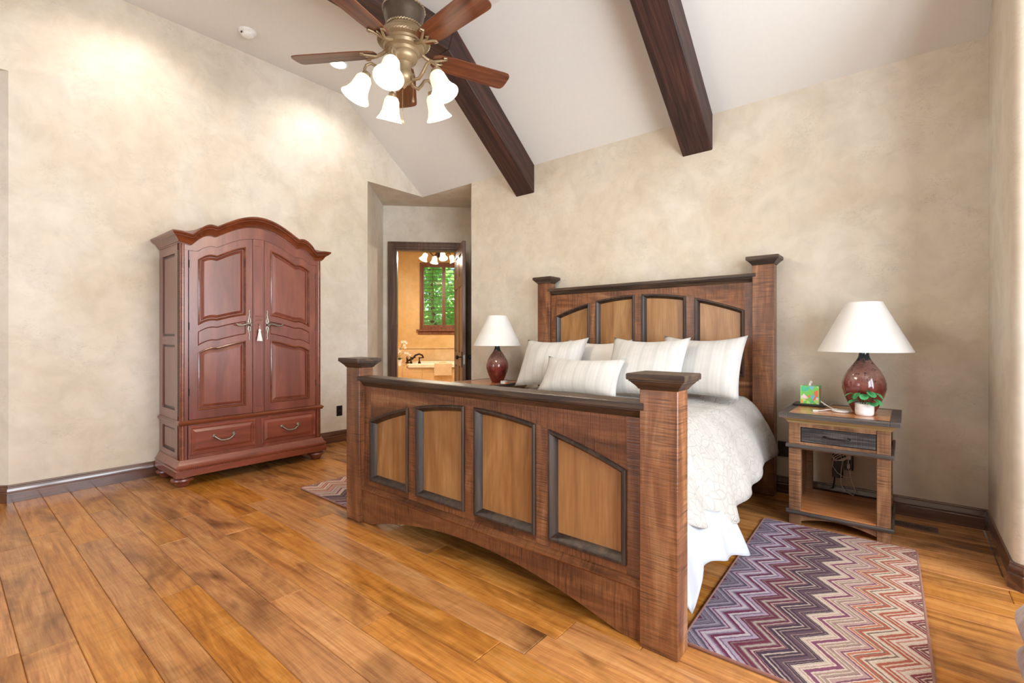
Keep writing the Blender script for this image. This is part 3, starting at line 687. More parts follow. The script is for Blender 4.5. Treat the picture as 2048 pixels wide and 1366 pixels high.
for a in (0.2, 1.3, 2.6, 3.6, 5.2):
    m = MB(); leafblade(m, (-1.32, 9.45, ZT + 0.10), (math.cos(a), math.sin(a), 0.9), 0.14, 0.03, 0.05); m.build('leaf', 'leaf_dark', oc, smooth=60)
stems = [[(-1.32, 9.45, ZT + 0.1), (-1.3, 9.45, ZT + 0.3), (-1.24, 9.45, ZT + 0.45), (-1.19, 9.45, ZT + 0.44)], [(-1.32, 9.45, ZT + 0.1), (-1.34, 9.44, ZT + 0.25), (-1.38, 9.44, ZT + 0.33), (-1.42, 9.44, ZT + 0.32)], [(-1.32, 9.45, ZT + 0.1), (-1.28, 9.44, ZT + 0.2), (-1.2, 9.44, ZT + 0.27), (-1.12, 9.44, ZT + 0.22)]]
for s_ in stems:
    MB().tube(s_, 0.004, 5).build('flower_stem', 'stem', oc)
for c in [(-1.25, .46), (-1.20, .47), (-1.21, .40), (-1.17, .44), (-1.19, .35), (-1.38, .33), (-1.33, .32), (-1.33, .26), (-1.29, .28), (-1.42, .30), (-1.14, .24), (-1.19, .25), (-1.1, .21)]:
    m = MB(); cc = (c[0], 9.43, ZT + c[1])
    for k in range(5):
        a = 2 * PI * k / 5 + 0.3; v = [cc]; r_ = 0.034
        v += [(cc[0] + r_ * 0.6 * math.cos(a - 0.5), cc[1] - 0.006, cc[2] + r_ * 0.6 * math.sin(a - 0.5)), (cc[0] + r_ * math.cos(a), cc[1] - 0.012, cc[2] + r_ * math.sin(a)), (cc[0] + r_ * 0.6 * math.cos(a + 0.5), cc[1] - 0.006, cc[2] + r_ * 0.6 * math.sin(a + 0.5))]
        m.add(v, [(0, 1, 2, 3)])
    m.build('blossom', 'petal', oc)
tw = MB(); pr = [(-0.62, -0.29)]
prof = [(VT + 0.10, 0.50), (VT + 0.097, 0.675), (VT + 0.07, 0.682), (VT - 0.015, 0.682), (VT - 0.034, 0.672), (VT - 0.036, 0.60), (VT - 0.034, 0.44), (VT - 0.022, 0.44), (VT - 0.024, 0.60), (VT - 0.022, 0.66), (VT + 0.07, 0.67), (VT + 0.086, 0.66), (VT + 0.088, 0.50)]
tw.prism(prof, 'x', -0.63, -0.29)
tag(tw.build('bath_towel', 'towel', base=(-0.46, VT, 0.44), rotz=D45, smooth=40), 'cream towel hanging over the front of the bathtub', 'towel')
tag(loops([(rrect(-0.53, -0.40, VT + 0.0, VT + 0.085, 0.01), 0.683), (rrect(-0.535, -0.395, VT - 0.005, VT + 0.09, 0.015), 0.695), (rrect(-0.53, -0.40, VT, VT + 0.085, 0.01), 0.71)]).build('face_cloth', 'towel', base=(-0.46, VT, 0.683), rotz=D45, smooth=40), 'small folded face cloth lying on the hanging towel', 'towel')
# bathroom ceiling fan with bell lights
def bell_profile(L, rr):
    return [(rr * 0.26, 0.0), (rr * 0.42, -0.05 * L), (rr * 0.55, -0.18 * L), (rr * 0.60, -0.40 * L), (rr * 0.66, -0.62 * L), (rr * 0.80, -0.82 * L), (rr * 0.97, -0.96 * L), (rr, -L)]
bf = thing('bathroom_ceiling_fan', 'small white-bladed bathroom ceiling fan with lit bell shades', 'ceiling fan', (-0.5, 8.55, 3.4), D45)
cx, cy = -0.5, 8.55
MB().lathe([(0.06, 3.4), (0.05, 3.34), (0.012, 3.33), (0.012, 3.0), (0.1, 2.98), (0.11, 2.88), (0.07, 2.84), (0.05, 2.72), (0.045, 2.66), (0.01, 2.60)], (cx, cy, 0), 18).build('motor', 'bronze', bf, smooth=40)
for k in range(5):
    a = 2 * PI * k / 5 + 0.35; R = Matrix.Rotation(a, 3, 'Z')
    v = [R @ Vector(p) + Vector((cx, cy, 2.86)) for p in [(0.12, -0.05, 0.008), (0.55, -0.065, 0.012), (0.55, 0.065, -0.012), (0.12, 0.05, -0.008), (0.12, -0.05, 0.014), (0.55, -0.065, 0.018), (0.55, 0.065, -0.006), (0.12, 0.05, -0.002)]]
    MB().add(v, [(0, 1, 2, 3), (4, 7, 6, 5), (0, 4, 5, 1), (1, 5, 6, 2), (2, 6, 7, 3), (3, 7, 4, 0)]).build('blade', 'white', bf)
for k in range(4):
    a = 2 * PI * k / 4 + PI + 0.35; R = Matrix.Rotation(a, 3, 'Z')
    pts = [R @ Vector(p) + Vector((cx, cy, 2.645)) for p in [(0.03, 0, 0), (0.09, 0, -0.03), (0.15, 0, 0.03), (0.2, 0, 0.05), (0.225, 0, 0.01)]]
    MB().tube(pts, 0.008, 6).build('light_arm', 'bronze', bf, smooth=50)
    T = R @ Matrix.Rotation(-0.45, 3, 'Y')
    MB().shell(bell_profile(0.13, 0.075), 0.004, tuple(pts[-1]), 16, T).build('bell_shade', 'bell_bath', bf, smooth=50)
    lp = bpy.data.lights.new('bath_bulb', 'POINT'); lp.energy = 60; lp.color = (1.0, 0.88, 0.70); lp.shadow_soft_size = 0.03
    lo = bpy.data.objects.new('bath_bulb', lp); COL.objects.link(lo); lo.location = Matrix.Rotation(D45, 3, 'Z') @ (pts[-1] + T @ Vector((0, 0, -0.1)))
# trees and lawn outside the bathroom window
struct(box(-30, 30, 11.5, 60, -0.6, -0.5).build('ground_outside', 'grass', rotz=D45))
rl = random.Random(5)
def tree(cu, cv, zc, ru, rz, n, label):
    t = thing('leafy_tree', label, 'tree', (cu, cv, -0.5), D45, 'trees outside the bathroom window')
    MB().tube([(cu, cv, -0.5), (cu + 0.05, cv, zc * 0.5), (cu - 0.05, cv, zc + rz * 0.4)], [0.16, 0.12, 0.05], 8).build('trunk', 'bark', t)
    m = MB()
    for i in range(n):
        while True:
            p = Vector((rl.uniform(-1, 1), rl.uniform(-1, 1), rl.uniform(-1, 1)))
            if 0.35 < p.length < 1 and mnoise.noise(p * 2.6 + Vector((cu, 0, 0))) > -0.12: break
        c = Vector((cu + p.x * ru, cv + p.y * ru, zc + p.z * rz)); a = Vector((rl.uniform(-1, 1), rl.uniform(-1, 1), rl.uniform(-0.6, 0.6))).normalized()
        bb = a.cross(Vector((rl.uniform(-1, 1), rl.uniform(-1, 1), rl.uniform(-1, 1)))).normalized(); s_ = rl.uniform(0.07, 0.13)
        m.add([c - a * s_, c + bb * s_ * 0.5, c + a * s_, c - bb * s_ * 0.5], [(0, 1, 2, 3)])
    o = m.build('foliage', 'foliage', t); o['kind'] = 'stuff'
tree(-0.95, 13.2, 2.2, 1.25, 2.1, 4200, 'green leafy tree filling the left shutter of the bathroom window')
tree(1.1, 16.4, 2.0, 1.5, 1.7, 3200, 'green leafy tree behind the right shutter of the bathroom window')

# ------------------------------------------------------------------ armoire
YC, XF, XK = 1.818, -4.42, -4.95
HB = 0.59
ar = thing('armoire', 'tall carved cherry wood armoire with arched crown against the left wall', 'armoire', ((XF + XK) / 2, YC, 0))
def crown(a):
    a = abs(a)
    if a > 0.515: return 2.014 + 0.014 * min(1, (a - 0.515) / 0.08)
    if a > 0.343: return 2.014 + 0.098 * math.sin((0.515 - a) / 0.172 * PI * 0.63)
    return 2.104 + 0.138 * math.sin((0.343 - a) / 0.343 * PI / 2)
def dtop(a):
    a = abs(a)
    if a > 0.47: return 1.885
    if a > 0.33: return 1.885 + 0.055 * math.sin((0.47 - a) / 0.14 * PI * 0.64)
    return 1.935 + 0.120 * math.sin((0.33 - a) / 0.33 * PI / 2)
CPR = [(-0.02, -0.088), (0.006, -0.088), (0.008, -0.080), (0.013, -0.078), (0.018, -0.068), (0.027, -0.052), (0.042, -0.038), (0.050, -0.034), (0.052, -0.028), (0.059, -0.024), (0.066, -0.014), (0.068, -0.004), (0.062, 0.0), (-0.05, 0.0)]
m = MB(); N = 96; v = []; f = []
for dx, dz in CPR:
    hw = HB + dx
    v.append((XK, YC - hw, crown(HB) + dz))
    for i in range(N + 1):
        t = -1 + 2 * i / N; v.append((XF + dx, YC + t * hw, crown(t * hw) + dz))
    v.append((XK, YC + hw, crown(HB) + dz))
L = N + 3
for j in range(len(CPR) - 1):
    for i in range(L - 1): f.append((j * L + i, j * L + i + 1, (j + 1) * L + i + 1, (j + 1) * L + i))
m.add(v, f)
m.build('crown_moulding', 'arm_edge', ar, smooth=28)
MB().strip('x', YC - HB + 0.03, YC + HB - 0.03, 1.99, lambda y_: crown(y_ - YC) - 0.004, XK, XF - 0.035, 64).build('top_board', 'arm', ar, smooth=25)
MB().box(XK, XF - 0.03, YC - HB + 0.012, YC + HB - 0.012, 0.2, 1.99).build('carcass', 'arm_dark', ar)
MB().strip('x', YC - HB + 0.02, YC + HB - 0.02, lambda y_: dtop(y_ - YC) + 0.003, lambda y_: crown(y_ - YC) - 0.08, XF - 0.03, XF, 96).build('frieze', 'arm', ar, smooth=25)
for sgn in (-1, 1):
    e = YC + sgn * HB
    MB().box(XF - 0.03, XF, min(YC + sgn * 0.535, YC + sgn * 0.568), max(YC + sgn * 0.535, YC + sgn * 0.568), 0.21, 1.89).build('front_stile', 'arm', ar)
    MB().lathe([(0.024, 0.2), (0.024, 1.94)], (XF - 0.0225, e - sgn * 0.0225, 0), 20).build('corner_column', 'arm_edge', ar, smooth=40)
    # side panelling
    yo, yi = e, e - sgn * 0.02
    s_ = MB()
    for xa, xb in ((XK, XK + 0.07), (XF - 0.13, XF - 0.065)): s_.box(xa, xb, min(yo, yi), max(yo, yi), 0.2, 1.94)
    for za, zb in ((0.2, 0.26), (0.455, 0.60), (1.13, 1.20), (1.87, 1.94)): s_.box(XK + 0.07, XF - 0.13, min(yo, yi), max(yo, yi), za, zb)
    s_.build('side_frame', 'arm', ar)
    for za, zb in ((0.26, 0.455), (0.60, 1.13), (1.20, 1.87)):
        MB().rings('y', XK + 0.07, XF - 0.13, za, zb, [(0, yi), (0.006, yi + sgn * 0.0), (0.008, yi + sgn * 0.004), (0.03, yi + sgn * 0.012), (0.032, yi + sgn * 0.012)], 1).build('side_panel', 'arm', ar)
    bd = MB()
    for i in range(92):
        z_ = 0.56 + i * 0.0145; bd.box(XF - 0.062, XF - 0.052, min(e, e - sgn * 0.02), max(e + sgn * 0.003, e - sgn * 0.02), z_, z_ + 0.009)
    o = bd.build('bead_strip', 'pewter', ar)
def side_sweep(prof):
    mm = MB(); path = [(XK, YC + HB), (XF, YC + HB), (XF, YC - HB), (XK, YC - HB)]
    return mm.sweep(path, prof)
side_sweep([(-0.03, 0.488), (0.004, 0.488), (0.010, 0.493), (0.012, 0.503), (0.018, 0.506), (0.018, 0.514), (0.012, 0.520), (0.004, 0.527), (-0.03, 0.527)]).build('waist_moulding', 'arm_edge', ar, smooth=30)
side_sweep([(-0.03, 0.085), (0.036, 0.085), (0.036, 0.135), (0.030, 0.142), (0.034, 0.150), (0.034, 0.162), (0.024, 0.172), (0.014, 0.188), (0.010, 0.200), (0.004, 0.212), (-0.03, 0.212)]).build('base_moulding', 'arm_y', ar, smooth=30)
bd = MB()
for i in range(84):
    y_ = YC - 0.60 + i * 0.0144; bd.box(XF + 0.03, XF + 0.0385, y_, y_ + 0.0085, 0.137, 0.146)
bd.build('carved_bead', 'arm_edge', ar)
FT = [(0.035, 0.0), (0.042, 0.004), (0.05, 0.02), (0.056, 0.034), (0.075, 0.042), (0.082, 0.054), (0.078, 0.066), (0.06, 0.072), (0.06, 0.086)]
for fx in (XF - 0.045, XK + 0.09):
    for fy in (YC - 0.56, YC + 0.56): MB().lathe(FT, (fx, fy, 0), 24).build('foot', 'arm', ar, smooth=40)
# centre stile
cs = MB().strip('x', YC - 0.047, YC + 0.047, 0.53, lambda y_: dtop(y_ - YC), XF - 0.03, XF + 0.006, 4).build('centre_stile', 'arm', ar)
for za, zb in ((0.58, 1.19), (1.235, 1.345), (1.375, 2.0)):
    MB().rings('x', YC - 0.033, YC + 0.033, za, zb, [(0, XF + 0.0065), (0.002, XF + 0.009), (0.006, XF + 0.009), (0.008, XF + 0.0068)], 1).build('stile_panel', 'arm', cs)
# doors
for sgn in (-1, 1):
    ya, yb = (YC - 0.530, YC - 0.051) if sgn < 0 else (YC + 0.051, YC + 0.530)
    st = 0.062; pa, pb = ya + st, yb - st
    if sgn < 0: pa, pb = ya + 0.062, yb - 0.052
    else: pa, pb = ya + 0.052, yb - 0.062
    t_ = lambda y_: dtop(y_ - YC)
    def wav(z0_, h):  # arched rail line rising towards the centre, as the crown does
        def fn(y_):
            a = abs(y_ - YC)
            if a > 0.33: return z0_ + h * 0.44 * math.sin(max(0.0, (0.47 - a) / 0.14) * PI * 0.62)
            return z0_ + h * 0.41 + h * 0.59 * math.sin((0.33 - a) / 0.33 * PI / 2)
        return fn
    x0, x1 = XF - 0.03, XF + 0.004
    d = MB().strip('x', ya, pa, 0.53, t_, x0, x1, 8).strip('x', pb, yb, 0.53, t_, x0, x1, 8)
    P1t = lambda y_: dtop(y_ - YC) - 0.065
    P1b = wav(1.285, 0.105); M1t = wav(1.235, 0.105); M1b = wav(1.12, 0.105); P2t = wav(1.065, 0.105)
    d.strip('x', pa, pb, P1t, t_, x0, x1, 24).strip('x', pa, pb, M1t, P1b, x0, x1, 24).strip('x', pa, pb, P2t, M1b, x0, x1, 24).strip('x', pa, pb, 0.53, 0.60, x0, x1, 1)
    dr = d.build('door', 'arm', ar, smooth=20)
    for lo, hi in ((P1b, P1t), (lambda z: 0.60, P2t)):
        MB().rings('x', pa, pb, lo, hi, [(0, x1), (0.002, x1 + 0.006), (0.008, x1 + 0.008), (0.013, x1 + 0.005), (0.018, x1 - 0.012)], 24, cap=False).build('panel_moulding', 'arm_edge', dr, smooth=35)
        MB().rings('x', pa, pb, lo, hi, [(0.014, x1 - 0.0125), (0.022, x1 - 0.013), (0.046, x1 - 0.001), (0.048, x1 - 0.001)], 24).build('raised_panel', 'arm', dr, smooth=25)
    MB().rings('x', pa, pb, M1b, M1t, [(0, x1 - 0.008), (0.004, x1 - 0.013), (0.009, x1 - 0.007)], 24).build('band_panel', 'arm', dr, smooth=25)
    # escutcheon and lever
    yh_ = YC + sgn * 0.076; zh = 1.30; xh = x1 + 0.003
    es = MB()
    for up in (-1, 1):
        es.tube([(xh, yh_, zh), (xh, yh_ + 0.010 * sgn, zh + up * 0.03), (xh, yh_ + 0.004 * sgn, zh + up * 0.06), (xh, yh_ - 0.003 * sgn, zh + up * 0.09), (xh, yh_ + 0.002 * sgn, zh + up * 0.115), (xh, yh_ - 0.002 * sgn, zh + up * 0.13), (xh, yh_ - 0.007 * sgn, zh + up * 0.124)], [0.008, 0.009, 0.007, 0.0045, 0.004, 0.005, 0.004], 6, 0.5)
        es.tube([(xh, yh_, zh), (xh, yh_ - 0.010 * sgn, zh + up * 0.028), (xh, yh_ - 0.008 * sgn, zh + up * 0.05), (xh, yh_, zh + up * 0.066)], [0.006, 0.006, 0.005, 0.003], 6, 0.5)
    es.build('escutcheon', 'pewter', dr, smooth=50)['label'] = 'scrolled pewter lock plate'
    lv = MB().lathe([(0.011, 0), (0.012, 0.012), (0.008, 0.02), (0.008, 0.034)], (xh, yh_, zh), 12, mat=Matrix.Rotation(PI / 2, 3, 'Y'))
    lv.tube([(xh + 0.034, yh_ - 0.008 * sgn * -1, zh), (xh + 0.036, yh_ + 0.0 * sgn, zh + 0.006), (xh + 0.036, yh_ + 0.03 * sgn, zh + 0.008), (xh + 0.036, yh_ + 0.07 * sgn, zh - 0.006), (xh + 0.036, yh_ + 0.105 * sgn, zh - 0.004), (xh + 0.036, yh_ + 0.122 * sgn, zh + 0.008)], [0.009, 0.011, 0.010, 0.009, 0.007, 0.006], 8)
    lv.build('lever_handle', 'pewter', dr, smooth=50)
    # hinge line
    for zz in (0.72, 1.25, 1.75):
        yy = ya if sgn < 0 else yb
        MB().lathe([(0.004, zz), (0.004, zz + 0.06)], (XF + 0.004, yy, 0), 8).build('hinge', 'iron', dr)
    # drawer
    da, db = (YC - 0.527, YC - 0.024) if sgn < 0 else (YC + 0.044, YC + 0.547)
    if sgn > 0: da, db = YC + 0.03, YC + 0.53
    dw = MB().rings('x', da, db, 0.243, 0.472, [(0, x0), (0, XF + 0.002), (0.004, XF + 0.006), (0.012, XF + 0.006), (0.018, XF - 0.004), (0.026, XF - 0.004), (0.046, XF + 0.006), (0.048, XF + 0.006)], 1).build('drawer', 'arm_y', ar)
    yc_ = (da + db) / 2; zc_ = 0.372; pl = MB(); xp = XF + 0.008
    for q in (-1, 1): pl.lathe([(0.016, 0), (0.015, 0.006), (0.008, 0.01), (0.006, 0.02)], (xp, yc_ + q * 0.075, zc_), 12, mat=Matrix.Rotation(PI / 2, 3, 'Y'))
    pl.tube([(xp + 0.018, yc_ - 0.075, zc_), (xp + 0.024, yc_ - 0.06, zc_ - 0.014), (xp + 0.026, yc_ - 0.035, zc_ - 0.034), (xp + 0.026, yc_, zc_ - 0.038), (xp + 0.026, yc_ + 0.035, zc_ - 0.034), (xp + 0.024, yc_ + 0.06, zc_ - 0.014), (xp + 0.018, yc_ + 0.075, zc_)], [0.006, 0.0065, 0.0075, 0.009, 0.0075, 0.0065, 0.006], 8)
    pl.build('drawer_pull', 'pewter', dw, smooth=50)
df = MB().box(XF - 0.03, XF, YC - 0.54, YC + 0.54, 0.472, 0.49).box(XF - 0.03, XF, YC - 0.54, YC + 0.54, 0.21, 0.243).box(XF - 0.03, XF, YC - 0.024, YC + 0.03, 0.243, 0.472).box(XF - 0.03, XF, YC + 0.53, YC + 0.54, 0.243, 0.472).box(XF - 0.03, XF, YC - 0.54, YC - 0.527, 0.243, 0.472)
df.build('drawer_frame', 'arm', ar)
kt = thing('key_tassel', 'white tassel hanging from the key in the armoire lock', 'tassel', (XF + 0.02, YC, 1.16))
MB().tube([(XF + 0.012, YC, 1.302), (XF + 0.034, YC, 1.302)], 0.004, 6).tube([(XF + 0.034, YC - 0.008, 1.302), (XF + 0.034, YC, 1.312), (XF + 0.034, YC + 0.008, 1.302), (XF + 0.034, YC, 1.292), (XF + 0.034, YC - 0.008, 1.302)], 0.002, 5).build('key', 'pewter', kt)
MB().tube([(XF + 0.034, YC, 1.293), (XF + 0.03, YC + 0.001, 1.262)], 0.0015, 5).build('cord', 'white', kt)
m = MB().lathe([(0.003, 1.265), (0.010, 1.258), (0.011, 1.246), (0.008, 1.24)], (XF + 0.03, YC, 0), 12)
for k in range(22):
    a = 2 * PI * k / 22; rr = 0.6 + 0.4 * (k % 3) / 2
    m.tube([(XF + 0.03 + 0.005 * math.cos(a), YC + 0.006 * math.sin(a), 1.243), (XF + 0.03 + 0.008 * math.cos(a), YC + 0.014 * math.sin(a) * rr, 1.20), (XF + 0.03 + 0.010 * math.cos(a), YC + 0.022 * math.sin(a) * rr, 1.158)], 0.0028, 4)
m.build('tassel_fringe', 'paper', kt)

# ------------------------------------------------------------------ bed
bed = thing('bed', 'rustic four-post wooden bed with dark stained arched panel frames', 'bed', (-1.80, 2.9, 0))
def rect(cx, cy, hx, hy): return [(cx - hx, cy - hy), (cx + hx, cy - hy), (cx + hx, cy + hy), (cx - hx, cy + hy)]
def post(cx, y0, y1, z1, zc, name):
    cy = (y0 + y1) / 2; hx, hy = 0.075, (y1 - y0) / 2
    MB().prism(rect(cx, cy, hx, hy), 'z', 0, z1).build(name, 'bed_z', bed, bevel=0.004)
    o = [(0.003, 0), (0.006, 0.006), (0.012, 0.014), (0.022, 0.024), (0.026, 0.029), (0.031, 0.031), (0.031, 0.035), (0.037, 0.037), (0.038, 0.040), (0.038, zc - z1 - 0.004), (0.035, zc - z1)]
    lp = [(rect(cx, cy, hx + a, hy + a), z1 + z) for a, z in [(0.0, 0.0)] + o]
    loops(lp).build('post_cap', 'bed_dark', bed, smooth=20)
def board(cx, yf, peak, zb, ztop, rail_h, yb0, nm):
    """yf: front of stiles; panels recessed behind"""
    k = 0.218; A = lambda x: peak - k * (x - cx) ** 2
    edges = [(-0.886, -0.503), (-0.430, -0.036), (0.036, 0.430), (0.503, 0.886)]
    hw = 0.975
    y1 = yf + 0.035
    MB().strip('y', cx - 0.886, cx + 0.886, A, ztop, yf, y1, 48).build('top_board', 'bed_x', bed)
    for a, b_ in ((-hw, -0.886), (0.886, hw)): MB().box(cx + a, cx + b_, yf, y1, zb - 0.035, ztop).build('stile', 'bed_z', bed)
    for a, b_ in ((-0.503, -0.430), (-0.036, 0.036), (0.430, 0.503)): MB().strip('y', cx + a, cx + b_, zb - 0.035, A, yf - 0.001, y1, 4).build('stile', 'bed_z', bed)
    for a, b_ in edges:
        MB().box(cx + a, cx + b_, yf, y1, zb - 0.035, zb).build('bottom_rail', 'bed_x', bed)
        p = MB().strip('y', cx + a, cx + b_, zb, A, yf + 0.022, y1 - 0.002, 16).build('panel', 'bed_panel', bed)
        n = 18; fr = MB().rings('y', cx + a, cx + b_, zb, A, [(0, yf + 0.02), (0, yf - 0.010), (0.004, yf - 0.015), (0.013, yf - 0.015), (0.018, yf - 0.010), (0.032, yf + 0.012), (0.036, yf + 0.022)], n, cap=False)
        fr.build('panel_frame', 'bed_dark_z', p, smooth=25)
    # moulded top rail
    RP = [(yf + 0.0, ztop), (yf - 0.006, ztop + 0.002), (yf - 0.014, ztop + 0.014), (yf - 0.024, ztop + 0.028), (yf - 0.03, ztop + 0.032), (yf - 0.03, ztop + 0.036), (yf - 0.042, ztop + 0.038), (yf - 0.044, ztop + 0.042), (yf - 0.044, ztop + rail_h - 0.004), (yf - 0.040, ztop + rail_h), (yb0 + 0.012, ztop + rail_h), (yb0 + 0.016, ztop + rail_h - 0.004), (yb0 + 0.016, ztop + 0.04), (yb0, ztop)]
    MB().prism(RP, 'x', cx - hw - 0.0, cx + hw + 0.0).build('top_rail', 'bed_dark', bed, smooth=20)
FC, HC = -1.753, -1.861
for s_ in (-1, 1):
    post(FC + s_ * 1.033, 1.735, 1.84, 0.997, 1.058, 'foot_post')
    post(HC + s_ * 1.025, 4.0, 4.105, 1.746, 1.81, 'head_post')
board(FC, 1.775, 0.833, 0.276, 0.876, 0.067, 1.83, 'foot')
board(HC, 4.04, 1.577, 0.883, 1.620, 0.065, 4.09, 'head')
MB().box(HC - 0.96, HC + 0.96, 4.045, 4.075, 0.25, 0.848).build('lower_board', 'bed_x', bed)
# footboard ledge and arched apron
MB().prism([(1.755, 0.205), (1.750, 0.212), (1.750, 0.218), (1.758, 0.221), (1.758, 0.228), (1.767, 0.231), (1.767, 0.238), (1.776, 0.241), (1.80, 0.241), (1.80, 0.205)], 'x', FC - 0.965, FC + 0.965).build('ledge_moulding', 'bed_x', bed)
AB = lambda x: max(0.004, 0.137 * (1 - ((x - FC) / 0.875) ** 2))
MB().strip('y', FC - 0.965, FC + 0.965, AB, 0.206, 1.758, 1.80, 64).build('arched_apron', 'bed_x', bed)
for s_ in (-1, 1):
    xf, xh = FC + s_ * 0.99, HC + s_ * 0.99
    MB().prism([(xf - 0.016, 1.82), (xf + 0.016, 1.82), (xh + 0.016, 4.05), (xh - 0.016, 4.05)], 'z', 0.20, 0.40).build('side_rail', 'boxspring', bed)
tag(MB().prism([(-2.72, 1.86), (-0.83, 1.86), (-0.905, 4.03), (-2.80, 4.03)], 'z', 0.24, 0.42).build('box_spring', 'boxspring', base=(-1.8, 2.95, 0.24), bevel=0.02), 'brown cloth box spring under the mattress of the bed', 'box spring')
tag(MB().prism([(-2.71, 1.87), (-0.84, 1.87), (-0.91, 4.02), (-2.79, 4.02)], 'z', 0.42, 0.69).build('mattress', 'mattress', base=(-1.8, 2.95, 0.42), bevel=0.05, segs=3), 'thick pale mattress lying on the wooden bed', 'mattress')

def lerp_tab(tab, y_):
    if y_ >= tab[0][0]: return tab[0][1:]
    for p, q_ in zip(tab, tab[1:]):
        if q_[0] <= y_ <= p[0]:
            t = (p[0] - y_) / (p[0] - q_[0]); t = t * t * (3 - 2 * t)
            return tuple(a + (b_ - a) * t for a, b_ in zip(p[1:], q_[1:]))
    return tab[-1][1:]
HEM = [(3.98, -0.745, 0.40), (3.88, -0.70, 0.36), (3.7, -0.735, 0.345), (3.48, -0.72, 0.335), (3.2, -0.70, 0.305), (2.8, -0.68, 0.295), (2.5, -0.655, 0.29), (2.38, -0.65, 0.31), (2.15, -0.68, 0.37), (1.90, -0.73, 0.44)]
def comforter():
    NY, NT, NS = 64, 30, 16; v = []; f = []; W_ = NT + 2 * NS + 1
    for j in range(NY + 1):
        y_ = 1.875 + (3.97 - 1.875) * j / NY
        xh, zh = lerp_tab(HEM, y_); skew = -0.05 * (y_ - 1.87) / 2.1
        zt = 0.725 + 0.012 * math.sin(y_ * 5) - (0.10 * max(0, (1.98 - y_) / 0.1))
        xs = -0.93 + skew * 0.6; xl = -2.68 + skew; xlh = -2.93 + skew * 0.5; zlh = 0.33 + 0.02 * math.sin(y_ * 7)
        row = []
        for i in range(NS):      # left side, hem upwards
            s_ = 1 - i / NS
            x_ = xl + (xlh - xl) * (0.55 * math.sin(s_ * PI / 2) + 0.45 * s_); z_ = zt - (zt - zlh) * (0.55 * (1 - math.cos(s_ * PI / 2)) + 0.45 * s_)
            x_ -= 0.018 * s_ ** 2 * math.sin(y_ * 17 + 1); row.append((x_, z_))
        for i in range(NT + 1):
            t = i / NT; x_ = xl + (xs - xl) * t; row.append((x_, zt + 0.02 * math.sin(PI * t)))
        for i in range(1, NS + 1):
            s_ = i / NS
            x_ = xs + (xh - xs) * (0.55 * math.sin(s_ * PI / 2) + 0.45 * s_); z_ = zt - (zt - zh) * (0.5 * (1 - math.cos(s_ * PI / 2)) + 0.5 * s_)
            amp = 0.012 + 0.02 * max(0, min(1, (2.9 - y_) / 0.5))
            x_ += amp * s_ ** 2 * math.sin(y_ * 15 + 0.6 + s_ * 1.2); row.append((x_, z_))
        for x_, z_ in row:
            nz = mnoise.noise(Vector((x_ * 4, y_ * 4, z_ * 4))) * 0.012 + mnoise.noise(Vector((x_ * 13, y_ * 13, z_ * 13))) * 0.004
            v.append((x_ + nz * 0.6, y_, z_ + nz))
    for j in range(NY):
        for i in range(W_ - 1): f.append((j * W_ + i, j * W_ + i + 1, (j + 1) * W_ + i + 1, (j + 1) * W_ + i))
    return MB().add(v, f)
cf = comforter().build('comforter', 'quilt', base=(-1.8, 2.9, 0.35), smooth=80)
sd = cf.modifiers.new('thick', 'SOLIDIFY'); sd.thickness = 0.014; sd.offset = -1
tag(cf, 'quilted ivory comforter spread over the bed and hanging down its sides', 'comforter')
LH = [(2.56, -0.655, 0.285), (2.47, -0.575, 0.165), (2.30, -0.60, 0.20), (2.08, -0.63, 0.245), (2.0, -0.635, 0.25), (1.96, -0.64, 0.22), (1.90, -0.66, 0.10), (1.86, -0.70, 0.28)]
def lining():
    NY, NS = 48, 14; v = []; f = []
    for j in range(NY + 1):
        y_ = 2.56 - (2.56 - 1.86) * j / NY; xh, zh = lerp_tab(LH, y_); xt, ztp = lerp_tab(HEM, y_); ztp += 0.06; xt -= 0.03
        for i in range(NS + 1):
            s_ = i / NS; x_ = xt + (xh - xt) * s_ ** 0.8 + 0.02 * math.sin(y_ * 26 + s_ * 1.5) * s_ * (1 - 0.3 * s_); z_ = ztp + (zh - ztp) * s_
            v.append((x_, y_, z_))
    for j in range(NY):
        for i in range(NS): f.append((j * (NS + 1) + i, j * (NS + 1) + i + 1, (j + 1) * (NS + 1) + i + 1, (j + 1) * (NS + 1) + i))
    return MB().add(v, f)
ln_ = lining().build('comforter_lining', 'sheet', cf, smooth=80); sd = ln_.modifiers.new('thick', 'SOLIDIFY'); sd.thickness = 0.006
ln_['label'] = 'smooth white lining of the corner that droops near the foot post'

